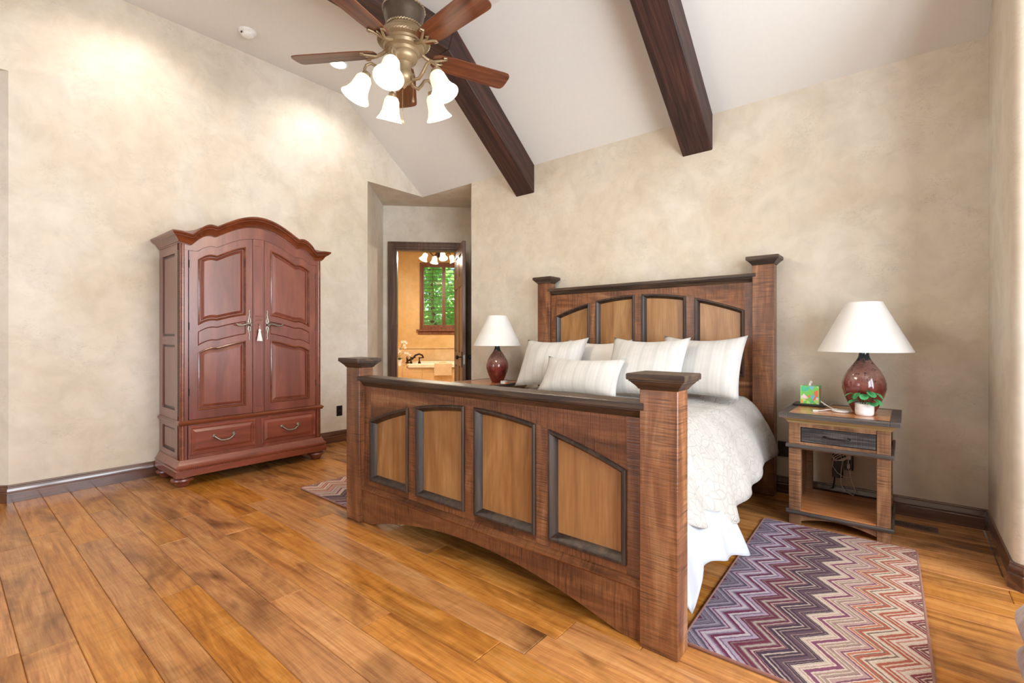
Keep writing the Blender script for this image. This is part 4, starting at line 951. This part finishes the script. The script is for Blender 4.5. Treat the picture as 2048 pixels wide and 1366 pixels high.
def pillow(label, bx, by, bz, w_, h_, T, tilt, mat, yaw=0.0, roll=0.0, name='pillow'):
    n = 20; v = []; f = []
    for side in (1, -1):
        for j in range(n + 1):
            for i in range(n + 1):
                u_, t = -1 + 2 * i / n, -1 + 2 * j / n
                th = T / 2 * max(0.0, (1 - abs(u_) ** 2.4) * (1 - abs(t) ** 2.4)) ** 0.55
                th *= 1 + 0.12 * mnoise.noise(Vector((u_ * 1.6 + bx * 3, t * 1.6, by)))
                x_ = w_ / 2 * u_ * (1 - 0.07 * (1 - t * t)); z_ = h_ / 2 * t * (1 - 0.09 * (1 - u_ * u_)) + h_ / 2 - 0.012 * (1 + t) * (1 - u_ * u_)
                v.append((x_, -side * th, z_))
    k = (n + 1) ** 2
    for s0, fl_ in ((0, False), (k, True)):
        for j in range(n):
            for i in range(n):
                q_ = (s0 + j * (n + 1) + i, s0 + j * (n + 1) + i + 1, s0 + (j + 1) * (n + 1) + i + 1, s0 + (j + 1) * (n + 1) + i)
                f.append(q_[::-1] if fl_ else q_)
    o = MB().add(v, f)
    bm = None
    ob = o.build(name, mat, smooth=80)
    b2 = bmesh.new(); b2.from_mesh(ob.data); bmesh.ops.remove_doubles(b2, verts=b2.verts, dist=0.0004); bmesh.ops.recalc_face_normals(b2, faces=b2.faces); b2.to_mesh(ob.data); b2.free()
    ob.data.polygons.foreach_set('use_smooth', [True] * len(ob.data.polygons))
    ob.location = (bx, by, bz); ob.rotation_euler = Euler((-tilt, roll, yaw), 'XYZ')
    return tag(ob, label, 'pillow', 'pillows propped against the headboard')
pillow('large ivory striped pillow at the left end, beside the left bedside lamp', -2.46, 3.42, 0.75, 0.66, 0.49, 0.22, 0.50, 'pillow_stripe', 0.03, -0.03)
pillow('plain ivory pillow standing behind, between the two large striped pillows', -2.15, 3.68, 0.75, 0.66, 0.45, 0.17, 0.36, 'pillow_plain')
pillow('large ivory striped pillow in the middle right, behind the small lumbar pillow', -1.55, 3.34, 0.75, 0.63, 0.51, 0.20, 0.52, 'pillow_stripe')
pillow('large plain-fronted ivory pillow at the right end near the bed edge', -1.215, 3.58, 0.75, 0.64, 0.50, 0.19, 0.42, 'pillow_stripe', -0.06, 0.0)
pillow('small ivory striped lumbar pillow in front of all the others', -1.995, 3.17, 0.75, 0.72, 0.33, 0.17, 0.55, 'pillow_stripe', 0.0, 0.0, 'lumbar_pillow')

# ------------------------------------------------------------------ nightstands
def nightstand():
    t = thing('nightstand', '', 'nightstand', (0, 0, 0), 0, 'rustic nightstands beside the bed')
    top = MB().rings('y', 0, 1, 0, 1, [(0, 0)], 1) if 0 else None
    m = MB(); bw = 0.05
    m.box(-0.303, -0.303 + bw, -0.32, 0.32, 0.687, 0.715).box(0.303 - bw, 0.303, -0.32, 0.32, 0.687, 0.715).box(-0.303 + bw, 0.303 - bw, -0.32, -0.32 + bw, 0.687, 0.715).box(-0.303 + bw, 0.303 - bw, 0.32 - bw, 0.32, 0.687, 0.715)
    m.build('top_border', 'ns_dark', t, bevel=0.003)
    MB().box(-0.303 + bw, 0.303 - bw, -0.32 + bw, 0.32 - bw, 0.689, 0.7145).build('top_inlay', 'ns_inlay', t)
    lp = [(0.262, 0.262, 0.65), (0.264, 0.264, 0.655), (0.268, 0.268, 0.66), (0.274, 0.274, 0.668), (0.28, 0.28, 0.671), (0.283, 0.283, 0.678), (0.29, 0.29, 0.68), (0.292, 0.292, 0.687)]
    loops([(rect(0, 0.025, a, b_ + 0.01), z) for a, b_, z in lp]).build('cornice', 'ns_light', t, smooth=20)
    for sx in (-1, 1):
        xa, xb = sorted((sx * 0.192, sx * 0.257))
        MB().box(xa, xb, -0.25, -0.19, 0, 0.65).build('leg', 'ns_rough', t, bevel=0.003)
        MB().box(xa, xb, 0.24, 0.30, 0, 0.65).build('leg', 'ns_rough', t, bevel=0.003)
        xa, xb = sorted((sx * 0.225, sx * 0.24)); MB().box(xa, xb, -0.19, 0.24, 0.085, 0.65).build('side_panel', 'ns_rough', t)
    MB().box(-0.192, 0.192, -0.245, -0.19, 0.625, 0.65).build('upper_rail', 'ns_rough', t)
    MB().box(-0.192, 0.192, -0.245, -0.19, 0.485, 0.53).build('lower_rail', 'ns_rough', t)
    MB().box(-0.225, 0.225, -0.19, 0.24, 0.515, 0.53).box(-0.192, 0.192, 0.28, 0.295, 0.515, 0.65).build('drawer_case', 'ns_inlay', t)
    d = MB().box(-0.189, 0.189, -0.247, -0.225, 0.533, 0.622).build('drawer', 'ns_drawer', t, bevel=0.002)
    MB().tube([(-0.062, -0.247, 0.578), (-0.062, -0.262, 0.578), (-0.03, -0.272, 0.576), (0.03, -0.272, 0.576), (0.062, -0.262, 0.578), (0.062, -0.247, 0.578)], [0.008, 0.005, 0.0045, 0.0045, 0.005, 0.008], 8).build('handle', 'iron', d, smooth=50)
    for z0_, z1_ in ((0.493, 0.515), (0.073, 0.094)):
        MB().box(-0.272, 0.272, -0.268, -0.2505, z0_, z1_).box(-0.272, -0.2575, -0.2505, 0.30, z0_, z1_).box(0.2575, 0.272, -0.2505, 0.30, z0_, z1_).build('ledge', 'ns_dark', t, bevel=0.003)
    MB().box(-0.225, 0.225, -0.245, 0.29, 0.085, 0.10).build('shelf', 'ns_inlay', t)
    MB().strip('y', -0.192, 0.192, lambda x: 0.028 + 0.034 * (1 - (x / 0.192) ** 2), 0.075, -0.245, -0.225, 16).build('apron', 'ns_rough', t)
    return t
ns = nightstand(); ns.location = (-0.3225, 3.74, 0); ns['label'] = 'rustic nightstand with dark drawer and open shelf right of the bed'
ns2 = copy_tree(ns); ns2.location = (-3.42, 3.74, 0); ns2['label'] = 'rustic nightstand on the far left of the bed, mostly hidden'

# ------------------------------------------------------------------ lamps
def lamp():
    t = thing('table_lamp', '', 'lamp', (0, 0, 0), 0, 'ceramic bedside lamps with white shades')
    MB().lathe([(0.056, 0.0), (0.062, 0.004), (0.066, 0.012), (0.086, 0.055), (0.106, 0.105), (0.118, 0.15), (0.117, 0.185), (0.106, 0.225), (0.086, 0.265), (0.062, 0.30), (0.042, 0.328), (0.031, 0.35), (0.027, 0.37), (0.029, 0.39), (0.01, 0.395)], (0, 0, 0), 40).build('lamp_body', 'glaze', t, smooth=50)
    MB().lathe([(0.01, 0.39), (0.017, 0.40), (0.017, 0.45), (0.028, 0.46), (0.03, 0.53), (0.01, 0.56)], (0, 0, 0), 14).build('bulb_socket', 'bronze', t, smooth=40)
    MB().shell([(0.252, 0.385), (0.2515, 0.389), (0.0985, 0.698), (0.098, 0.702)], 0.003, (0, 0, 0), 56).build('lamp_shade', 'shade', t, smooth=40)
    h = MB().tube([(0, 0, 0.46), (0.05, 0, 0.5), (0.055, 0, 0.6), (0.02, 0, 0.68), (0, 0, 0.69), (-0.02, 0, 0.68), (-0.055, 0, 0.6), (-0.05, 0, 0.5), (0, 0, 0.46)], 0.002, 5).tube([(-0.097, 0, 0.695), (0.097, 0, 0.695)], 0.002, 5)
    h.build('harp', 'bronze', t)
    MB().lathe([(0.004, 0.69), (0.006, 0.7), (0.003, 0.708)], (0, 0, 0), 8).build('finial', 'pewter', t)
    return t
lamp_r = lamp(); lamp_r.location = (-0.207, 3.80, 0.716); lamp_r['label'] = 'red glazed ceramic lamp with white cone shade on the right nightstand'
lamp_l = copy_tree(lamp_r); lamp_l.location = (-3.345, 3.80, 0.716); lamp_l.rotation_euler[2] = 2.1; lamp_l['label'] = 'red glazed ceramic lamp with white cone shade left of the bed'

# things on the right nightstand
ZN = 0.7155
tag(MB().prism(rrect(-0.615, -0.425, 3.84, 4.0, 0.012), 'z', ZN, ZN + 0.012).build('black_tray', 'black', base=(-0.52, 3.92, ZN), bevel=0.003), 'flat black tablet lying under the tissue box', 'tablet')
tx = thing('tissue_box', 'green floral cube tissue box at the back of the right nightstand', 'tissue box', (-0.515, 3.93, ZN + 0.013))
zb = ZN + 0.013
MB().box(-0.571, -0.461, 3.875, 3.985, zb, zb + 0.125).build('box', 'tissue', tx, bevel=0.002)
eb = MB()
for ex in (-0.5715, -0.4655):
    eb.box(ex, ex + 0.005, 3.8745, 3.8795, zb, zb + 0.1255)
eb.build('box_edge', 'tissue_edge', tx)
m = MB(); v = []; 
m.tube([(-0.522, 3.93, zb + 0.12), (-0.52, 3.93, zb + 0.14), (-0.512, 3.928, zb + 0.152)], [0.016, 0.015, 0.018], 7, 0.5); m.build('tissue', 'paper', tx)
ch = thing('wireless_charger', 'round white wireless charging pad with a white cable', 'charger', (-0.32, 3.70, ZN))
MB().lathe([(0.044, 0), (0.05, 0.002), (0.05, 0.009), (0.045, 0.011), (0.001, 0.011)], (-0.32, 3.70, ZN), 28).build('charging_pad', 'white', ch, smooth=40)
MB().tube([(-0.35, 3.735, ZN + 0.005), (-0.39, 3.75, ZN + 0.02), (-0.43, 3.76, ZN + 0.045), (-0.44, 3.79, ZN + 0.05), (-0.425, 3.83, ZN + 0.02), (-0.41, 3.95, ZN + 0.004), (-0.40, 4.09, ZN + 0.002)], 0.0025, 6).build('cable', 'white', ch, smooth=60)
cb = MB().tube([(-0.345, 3.73, ZN + 0.012), (-0.385, 3.70, ZN + 0.008), (-0.42, 3.655, ZN + 0.004), (-0.44, 3.635, ZN + 0.004)], 0.0025, 6).box(-0.463, -0.437, 3.62, 3.64, ZN, ZN + 0.007)
cb.build('loose_plug_cable', 'white', ch)
pp = thing('potted_plant', 'small leafy green plant in a white pot before the right lamp', 'plant', (-0.195, 3.632, ZN))
px_, py_ = -0.195, 3.632
MB().shell([(0.040, 0), (0.047, 0.008), (0.0485, 0.02), (0.049, 0.072)], 0.004, (px_, py_, ZN), 28).lathe([(0.036, 0.004), (0.04, 0.06)], (px_, py_, ZN), 20).build('pot', 'ceramic', pp, smooth=50)
def rleaf(c, d, r_):
    d = Vector(d).normalized(); s_ = d.cross(Vector((0, 0, 1))).normalized(); nrm = s_.cross(d)
    v = [Vector(c)]; f = []; n = 12
    for i in range(n + 1):
        a = -PI + 2 * PI * i / n; rr = r_ * (0.55 + 0.45 * math.cos(a / 2))
        p = Vector(c) + d * (r_ * 0.55 + rr * math.cos(a) * 0.9) + s_ * rr * math.sin(a) * 0.85
        p -= nrm * 0.12 * r_ * math.cos(2 * a); v.append(p)
    for i in range(1, n + 1): f.append((0, i, i + 1))
    return MB().add(v, f)
rp = random.Random(3)
lv_ = [(-0.09, 0.0, 0.05, 0.026), (-0.06, -0.02, 0.012, 0.026), (-0.035, -0.01, 0.055, 0.028), (0.0, -0.03, 0.05, 0.026), (0.03, -0.02, 0.066, 0.028), (0.075, 0.0, 0.058, 0.028), (0.07, -0.02, 0.022, 0.028), (0.04, -0.055, 0.004, 0.03), (-0.05, 0.03, 0.05, 0.026), (0.02, 0.03, 0.07, 0.028)]
for dx, dy, dz, r_ in lv_:
    c = (px_ + dx * 0.7, py_ + dy * 0.8, ZN + 0.082 + dz)
    MB().tube([(px_ + dx * 0.15, py_ + dy * 0.15, ZN + 0.062), (px_ + dx * 0.5, py_ + dy * 0.5, ZN + 0.075 + dz * 0.7), c], 0.0018, 5).build('leaf_stalk', 'stem', pp)
    rleaf(c, (dx + 0.001, dy - 0.012, -0.03 + rp.uniform(-0.035, 0.02)), r_ * 1.3).build('leaf', 'leaf', pp, smooth=80)
# left nightstand small things
sm = thing('small_charger', 'tiny white charger with orange tip before the left lamp', 'charger', (-3.17, 3.70, ZN))
loops([(rrect(-3.20, -3.14, 3.68, 3.73, 0.01), ZN), (rrect(-3.20, -3.14, 3.68, 3.73, 0.01), ZN + 0.028)]).build('charger_block', 'white', sm, bevel=0.003)
MB().tube([(-3.14, 3.70, ZN + 0.006), (-3.118, 3.70, ZN + 0.006)], 0.007, 8).build('plug_tip', plain('orange_plastic', hexc(230, 120, 50), 0.4), sm)

# power block and cables on the wall behind the right nightstand
ps = thing('power_block', 'black power adapter block plugged into the wall behind the right nightstand', 'power adapter', (-0.35, 4.149, 0.19))
MB().box(-0.406, -0.345, 4.09, 4.149, 0.192, 0.40).build('surge_block', 'black', ps, bevel=0.004)
MB().box(-0.335, -0.285, 4.11, 4.149, 0.25, 0.40).build('outlet_plate', 'black', ps, bevel=0.004)
MB().box(-0.325, -0.295, 4.07, 4.108, 0.335, 0.365).box(-0.318, -0.302, 4.08, 4.108, 0.27, 0.30).build('charger_cube', 'white', ps, bevel=0.003)
wc = MB()
wc.tube([(-0.31, 4.07, 0.34), (-0.308, 4.05, 0.29), (-0.29, 4.04, 0.2), (-0.265, 4.04, 0.13), (-0.28, 4.04, 0.10), (-0.32, 4.04, 0.115), (-0.35, 4.04, 0.16), (-0.35, 4.05, 0.24), (-0.34, 4.05, 0.33), (-0.36, 4.05, 0.38)], 0.0028, 6)
for k in range(4):
    wc.tube([(-0.36 + 0.045 * math.cos(a) + 0.006 * k, 4.05 - 0.008 * k, 0.355 + 0.03 * math.sin(a + k * 0.4)) for a in [2 * PI * i / 14 for i in range(15)]], 0.0026, 5)
wc.tube([(-0.395, 4.06, 0.35), (-0.40, 4.05, 0.28), (-0.37, 4.05, 0.235), (-0.33, 4.06, 0.21), (-0.30, 4.06, 0.215), (-0.295, 4.07, 0.27)], 0.0026, 6)
wc.build('white_cable', 'white', ps, smooth=60)
MB().tube([(-0.392, 4.10, 0.192), (-0.395, 4.10, 0.15), (-0.405, 4.11, 0.11), (-0.42, 4.115, 0.105)], 0.004, 6).build('black_cable', 'black', ps, smooth=60)
# wall outlets
def outlet(name, base, rotz, label):
    t = thing(name, label, 'outlet', (0, 0, 0)); t.location = base; t.rotation_euler = (0, 0, rotz)
    MB().box(-0.036, 0.036, -0.007, 0.0, -0.058, 0.058).build('cover_plate', 'black', t, bevel=0.003)
    for z in (-0.026, 0.026): MB().lathe([(0.017, 0), (0.016, 0.004), (0.001, 0.004)], (0, -0.006, z), 14, mat=Matrix.Rotation(PI / 2, 3, 'X')).build('socket', 'bronze', t, smooth=40)
outlet('wall_outlet', (XL, 2.933, 0.35), PI / 2, 'black outlet plate on the left wall beside the armoire')
outlet('wall_outlet', (-0.725, YH, 0.335), 0.0, 'black outlet plate low on the wall beside the right head post')
# floor vent
fv = thing('floor_vent', 'slotted wooden floor vent between right nightstand and baseboard', 'vent', (0.03, 3.93, 0))
va, vb, vc, vd = -0.085, 0.155, 3.875, 3.985
MB().box(va, vb, vc, vc + 0.024, -0.001, 0.003).box(va, vb, vd - 0.024, vd, -0.001, 0.003).box(va, va + 0.02, vc + 0.024, vd - 0.024, -0.001, 0.003).box(vb - 0.045, vb, vc + 0.024, vd - 0.024, -0.001, 0.003).build('vent_frame', 'base_x', fv)
MB().box(va + 0.02, vb - 0.045, vc + 0.024, vd - 0.024, -0.001, 0.0008).build('vent_recess', 'black', fv)
x = va + 0.02
while x < vb - 0.052:
    MB().box(x, x + 0.006, vc + 0.024, vd - 0.024, 0.0008, 0.003).build('vent_slat', 'base_x', fv); x += 0.0145

# ------------------------------------------------------------------ rugs
def rug():
    t = thing('zigzag_rug', '', 'rug', (0, 0, 0), 0, 'zigzag wool rugs beside the bed')
    a, b_ = 0.38, 0.80
    loops([(rrect(-a, a, -b_, b_, 0.015, 3), 0.0005), (rrect(-a, a, -b_, b_, 0.015, 3), 0.009), (rrect(-a + 0.004, a - 0.004, -b_ + 0.004, b_ - 0.004, 0.012, 3), 0.011)]).build('rug_pile', 'rug', t)
    R_ = rrect(-a, a, -b_, b_, 0.02, 3)
    MB().tube([(p[0], p[1], 0.0068) for p in R_ + R_[:2]], 0.0062, 8).build('binding', 'rug_edge', t, smooth=60)
    return t
rg = rug(); rg.location = (-0.315, 2.668, 0); rg.rotation_euler[2] = math.radians(1.3); rg['label'] = 'purple and rust zigzag rug on the floor right of the bed'
rg2 = copy_tree(rg); rg2.location = (-3.285, 2.625, 0); rg2.rotation_euler[2] = PI; rg2['label'] = 'zigzag rug peeking out left of the bed, before the armoire'

# ------------------------------------------------------------------ armchair at the right edge
ac = thing('armchair', 'mauve velvet armchair edge cut by the right border of the photo', 'armchair', (0.80, 2.15, 0))
def puff(x0, x1, y0, y1, z0, z1, r_, name):
    h = z1 - z0; e = min(r_, h * 0.45)
    ls = [(rrect(x0 + e, x1 - e, y0 + e, y1 - e, r_ * 0.6), z0), (rrect(x0 + e * .3, x1 - e * .3, y0 + e * .3, y1 - e * .3, r_), z0 + e * 0.35), (rrect(x0, x1, y0, y1, r_), z0 + e), (rrect(x0, x1, y0, y1, r_), z1 - e), (rrect(x0 + e * .3, x1 - e * .3, y0 + e * .3, y1 - e * .3, r_), z1 - e * 0.35), (rrect(x0 + e, x1 - e, y0 + e, y1 - e, r_ * 0.6), z1)]
    loops(ls).build(name, 'velvet', ac, smooth=60)
puff(0.285, 1.1, 1.70, 2.40, 0.03, 0.225, 0.10, 'seat_base'); puff(0.272, 1.0, 1.78, 2.34, 0.205, 0.375, 0.12, 'seat_cushion')
puff(0.48, 1.1, 2.38, 2.56, 0.05, 0.58, 0.08, 'arm'); puff(0.48, 1.1, 1.58, 1.76, 0.05, 0.58, 0.08, 'arm'); puff(0.98, 1.2, 1.62, 2.52, 0.05, 0.86, 0.09, 'backrest')
for fx in (0.46, 1.08):
    for fy in (1.72, 2.42): MB().lathe([(0.018, 0), (0.028, 0.06)], (fx, fy, 0), 12).build('leg', 'bronze', ac)

# ------------------------------------------------------------------ ceiling fan
FX, FY, FZ = -2.274, 1.753, 2.87
fan = thing('ceiling_fan', 'five-bladed wooden ceiling fan with five lit bell glass shades', 'ceiling fan', (FX, FY, ZF))
def fz(p): return (p[0], FZ + p[1])
MB().lathe([(0.075, ZF), (0.07, ZF - 0.03), (0.03, ZF - 0.07), (0.013, ZF - 0.08), (0.013, FZ + 0.25)], (FX, FY, 0), 20).build('downrod', 'fan_bronze', fan, smooth=40)
MB().lathe([fz(p) for p in [(0.014, 0.26), (0.05, 0.255), (0.118, 0.25), (0.122, 0.235), (0.114, 0.20), (0.106, 0.165), (0.102, 0.14)]], (FX, FY, 0), 40).build('motor_housing', 'fan_bronze', fan, smooth=40)
def rope(r_, z_, k, tr_, nm):
    m = MB()
    for i in range(k):
        a = 2 * PI * i / k; b_ = a + 2 * PI / k * 1.1
        m.tube([(FX + r_ * math.cos(a), FY + r_ * math.sin(a), z_ - tr_ * 0.5), (FX + r_ * math.cos(b_), FY + r_ * math.sin(b_), z_ + tr_ * 0.5)], tr_ * 0.6, 5)
    m.build(nm, 'fan_gold', fan, smooth=60)
rope(0.121, FZ + 0.245, 40, 0.008, 'rope_trim'); rope(0.104, FZ + 0.137, 40, 0.008, 'rope_trim')
MB().lathe([fz(p) for p in [(0.10, 0.135), (0.105, 0.115), (0.12, 0.105), (0.145, 0.085), (0.152, 0.065), (0.148, 0.05), (0.128, 0.042), (0.125, 0.03), (0.118, 0.026), (0.112, 0.01), (0.09, 0.0), (0.086, -0.015), (0.08, -0.02)]], (FX, FY, 0), 44).build('motor_skirt', 'fan_gold', fan, smooth=35)
rope(0.149, FZ + 0.058, 54, 0.008, 'rope_trim')
MB().lathe([fz(p) for p in [(0.078, -0.018), (0.08, -0.035), (0.07, -0.055), (0.045, -0.07), (0.04, -0.10), (0.05, -0.125), (0.055, -0.15), (0.045, -0.175), (0.02, -0.19), (0.012, -0.205), (0.003, -0.215)]], (FX, FY, 0), 28).build('light_hub', 'fan_gold', fan, smooth=40)
for k in range(5):
    az = math.radians(68.6 + 72 * k); R = Matrix.Rotation(az, 4, 'Z'); pitch = Matrix.Rotation(math.radians(-12), 4, 'X')
    # blade outline in local x (radius), y (width)
    out = []
    for i in range(11): # rounded tip
        a = -PI / 2 + PI * i / 10
        out.append((0.635 + 0.048 * math.cos(a) ** 0.6 if abs(a) < PI / 2 - 1e-6 else 0.635, 0.072 * math.copysign(abs(math.sin(a)) ** 0.55, math.sin(a))))
    out += [(0.30, 0.066), (0.20, 0.055), (0.175, 0.04), (0.165, 0.0), (0.175, -0.04), (0.20, -0.055), (0.30, -0.066)]
    n = len(out); v = [(x_, y_, 0.003) for x_, y_ in out] + [(x_, y_, -0.003) for x_, y_ in out]
    me = MB().add(v, [tuple(range(n)), tuple(range(n, 2 * n))[::-1]] + [(i, (i + 1) % n, n + (i + 1) % n, n + i) for i in range(n)])
    OFF['_t'] = (0, 0, 0)
    bl = me.build('fan_blade', 'blade'); bl.parent = fan
    bl.location = (0, 0, FZ - ZF); bl.rotation_euler = (R @ pitch).to_euler()
    br = MB()
    T = lambda p: tuple((R @ pitch @ Vector(p)) + Vector((FX, FY, FZ)))
    Tn = lambda p: tuple((R @ Vector(p)) + Vector((FX, FY, FZ)))
    br.tube([Tn((0.10, 0, 0.02)), Tn((0.135, 0, 0.0)), T((0.17, 0, -0.012)), T((0.19, 0, -0.011))], [0.011, 0.011, 0.010, 0.008], 8)
    for q_ in (-1, 1):
        br.tube([T((0.165, 0, -0.012)), T((0.19, q_ * 0.012, -0.011)), T((0.225, q_ * 0.03, -0.009)), T((0.25, q_ * 0.045, -0.009)), T((0.245, q_ * 0.058, -0.009)), T((0.23, q_ * 0.054, -0.009)), T((0.233, q_ * 0.045, -0.009))], [0.009, 0.009, 0.008, 0.007, 0.006, 0.006, 0.005], 7)
    br.tube([T((0.19, 0, -0.011)), T((0.215, 0.006, -0.010)), T((0.235, 0.0, -0.010)), T((0.222, -0.008, -0.010))], [0.008, 0.007, 0.006, 0.005], 6)
    br.build('blade_bracket', 'fan_gold', fan, smooth=60)
bell_m = None
for k in range(5):
    az = math.radians(-54.6 + 72 * k); R = Matrix.Rotation(az, 3, 'Z'); C0 = Vector((FX, FY, FZ))
    P_ = [(0.04, 0, -0.145), (0.07, 0, -0.175), (0.105, 0, -0.175), (0.13, 0, -0.145), (0.155, 0, -0.105), (0.185, 0, -0.09), (0.212, 0, -0.105), (0.222, 0, -0.13), (0.213, 0, -0.152)]
    MB().tube([R @ Vector(p) + C0 for p in P_], [0.009, 0.010, 0.010, 0.010, 0.009, 0.009, 0.008, 0.008, 0.007], 8).build('light_arm', 'fan_gold', fan, smooth=60)
    T = R @ Matrix.Rotation(-0.42, 3, 'Y')
    top = R @ Vector((0.215, 0, -0.165)) + C0
    MB().lathe([(0.004, 0.022), (0.022, 0.018), (0.026, 0.0), (0.024, -0.008)], tuple(top), 18, mat=T).build('shade_fitter', 'fan_gold', fan, smooth=50)
    MB().shell(bell_profile(0.145, 0.082), 0.004, tuple(top), 28, T).build('bell_shade', 'bell', fan, smooth=60)
    bp = top + T @ Vector((0, 0, -0.10))
    lp = bpy.data.lights.new('fan_bulb', 'POINT'); lp.energy = 13; lp.color = (1.0, 0.87, 0.68); lp.shadow_soft_size = 0.03
    lo = bpy.data.objects.new('fan_bulb', lp); COL.objects.link(lo); lo.location = top + T @ Vector((0, 0, -0.15))
for (dx, dy, z0_, z1_) in ((-0.012, 0.0, -0.215, -0.41), (0.05, 0.028, -0.06, -0.295)):
    m = MB().tube([(FX + dx, FY + dy, FZ + z0_), (FX + dx, FY + dy, FZ + z1_)], 0.0015, 5)
    m.lathe([(0.001, 0.03), (0.005, 0.02), (0.008, 0.005), (0.007, -0.004), (0.002, -0.008)], (FX + dx, FY + dy, FZ + z1_), 10)
    m.build('pull_chain', 'fan_gold', fan, smooth=50)

# ------------------------------------------------------------------ ceiling fittings
sd_ = thing('smoke_detector', 'round white smoke detector on the ceiling above the armoire', 'smoke detector', (-4.617, 1.806, ZF))
MB().lathe([(0.075, ZF), (0.075, ZF - 0.012), (0.066, ZF - 0.022), (0.055, ZF - 0.026), (0.05, ZF - 0.04), (0.035, ZF - 0.05), (0.001, ZF - 0.052)], (-4.617, 1.806, 0), 32).build('housing', 'white', sd_, smooth=40)
MB().box(-4.60, -4.585, 1.74, 1.75, ZF - 0.047, ZF - 0.036).build('test_button', 'black', sd_)
def downlight(x_, y_, label):
    t = thing('recessed_downlight', label, 'downlight', (x_, y_, ZF), group='recessed ceiling downlights')
    MB().shell([(0.095, ZF - 0.006), (0.098, ZF + 0.001)], 0.02, (x_, y_, 0), 32).build('trim_ring', 'white', t, smooth=40)
    MB().lathe([(0.077, ZF - 0.002), (0.001, ZF - 0.0025)], (x_, y_, 0), 24).build('lens', 'can', t)
    l = bpy.data.lights.new('downlight_beam', 'SPOT'); l.energy = 42; l.spot_size = math.radians(150); l.spot_blend = 0.75; l.color = (1, 0.93, 0.84); l.shadow_soft_size = 0.06
    o = bpy.data.objects.new('downlight_beam', l); COL.objects.link(o); o.location = (x_, y_, ZF - 0.02)
downlight(-4.454, 2.612, 'bright recessed downlight seen beside the left fan blade')
downlight(-4.45, 1.0, 'recessed downlight above the left wall, outside the top of the photo')
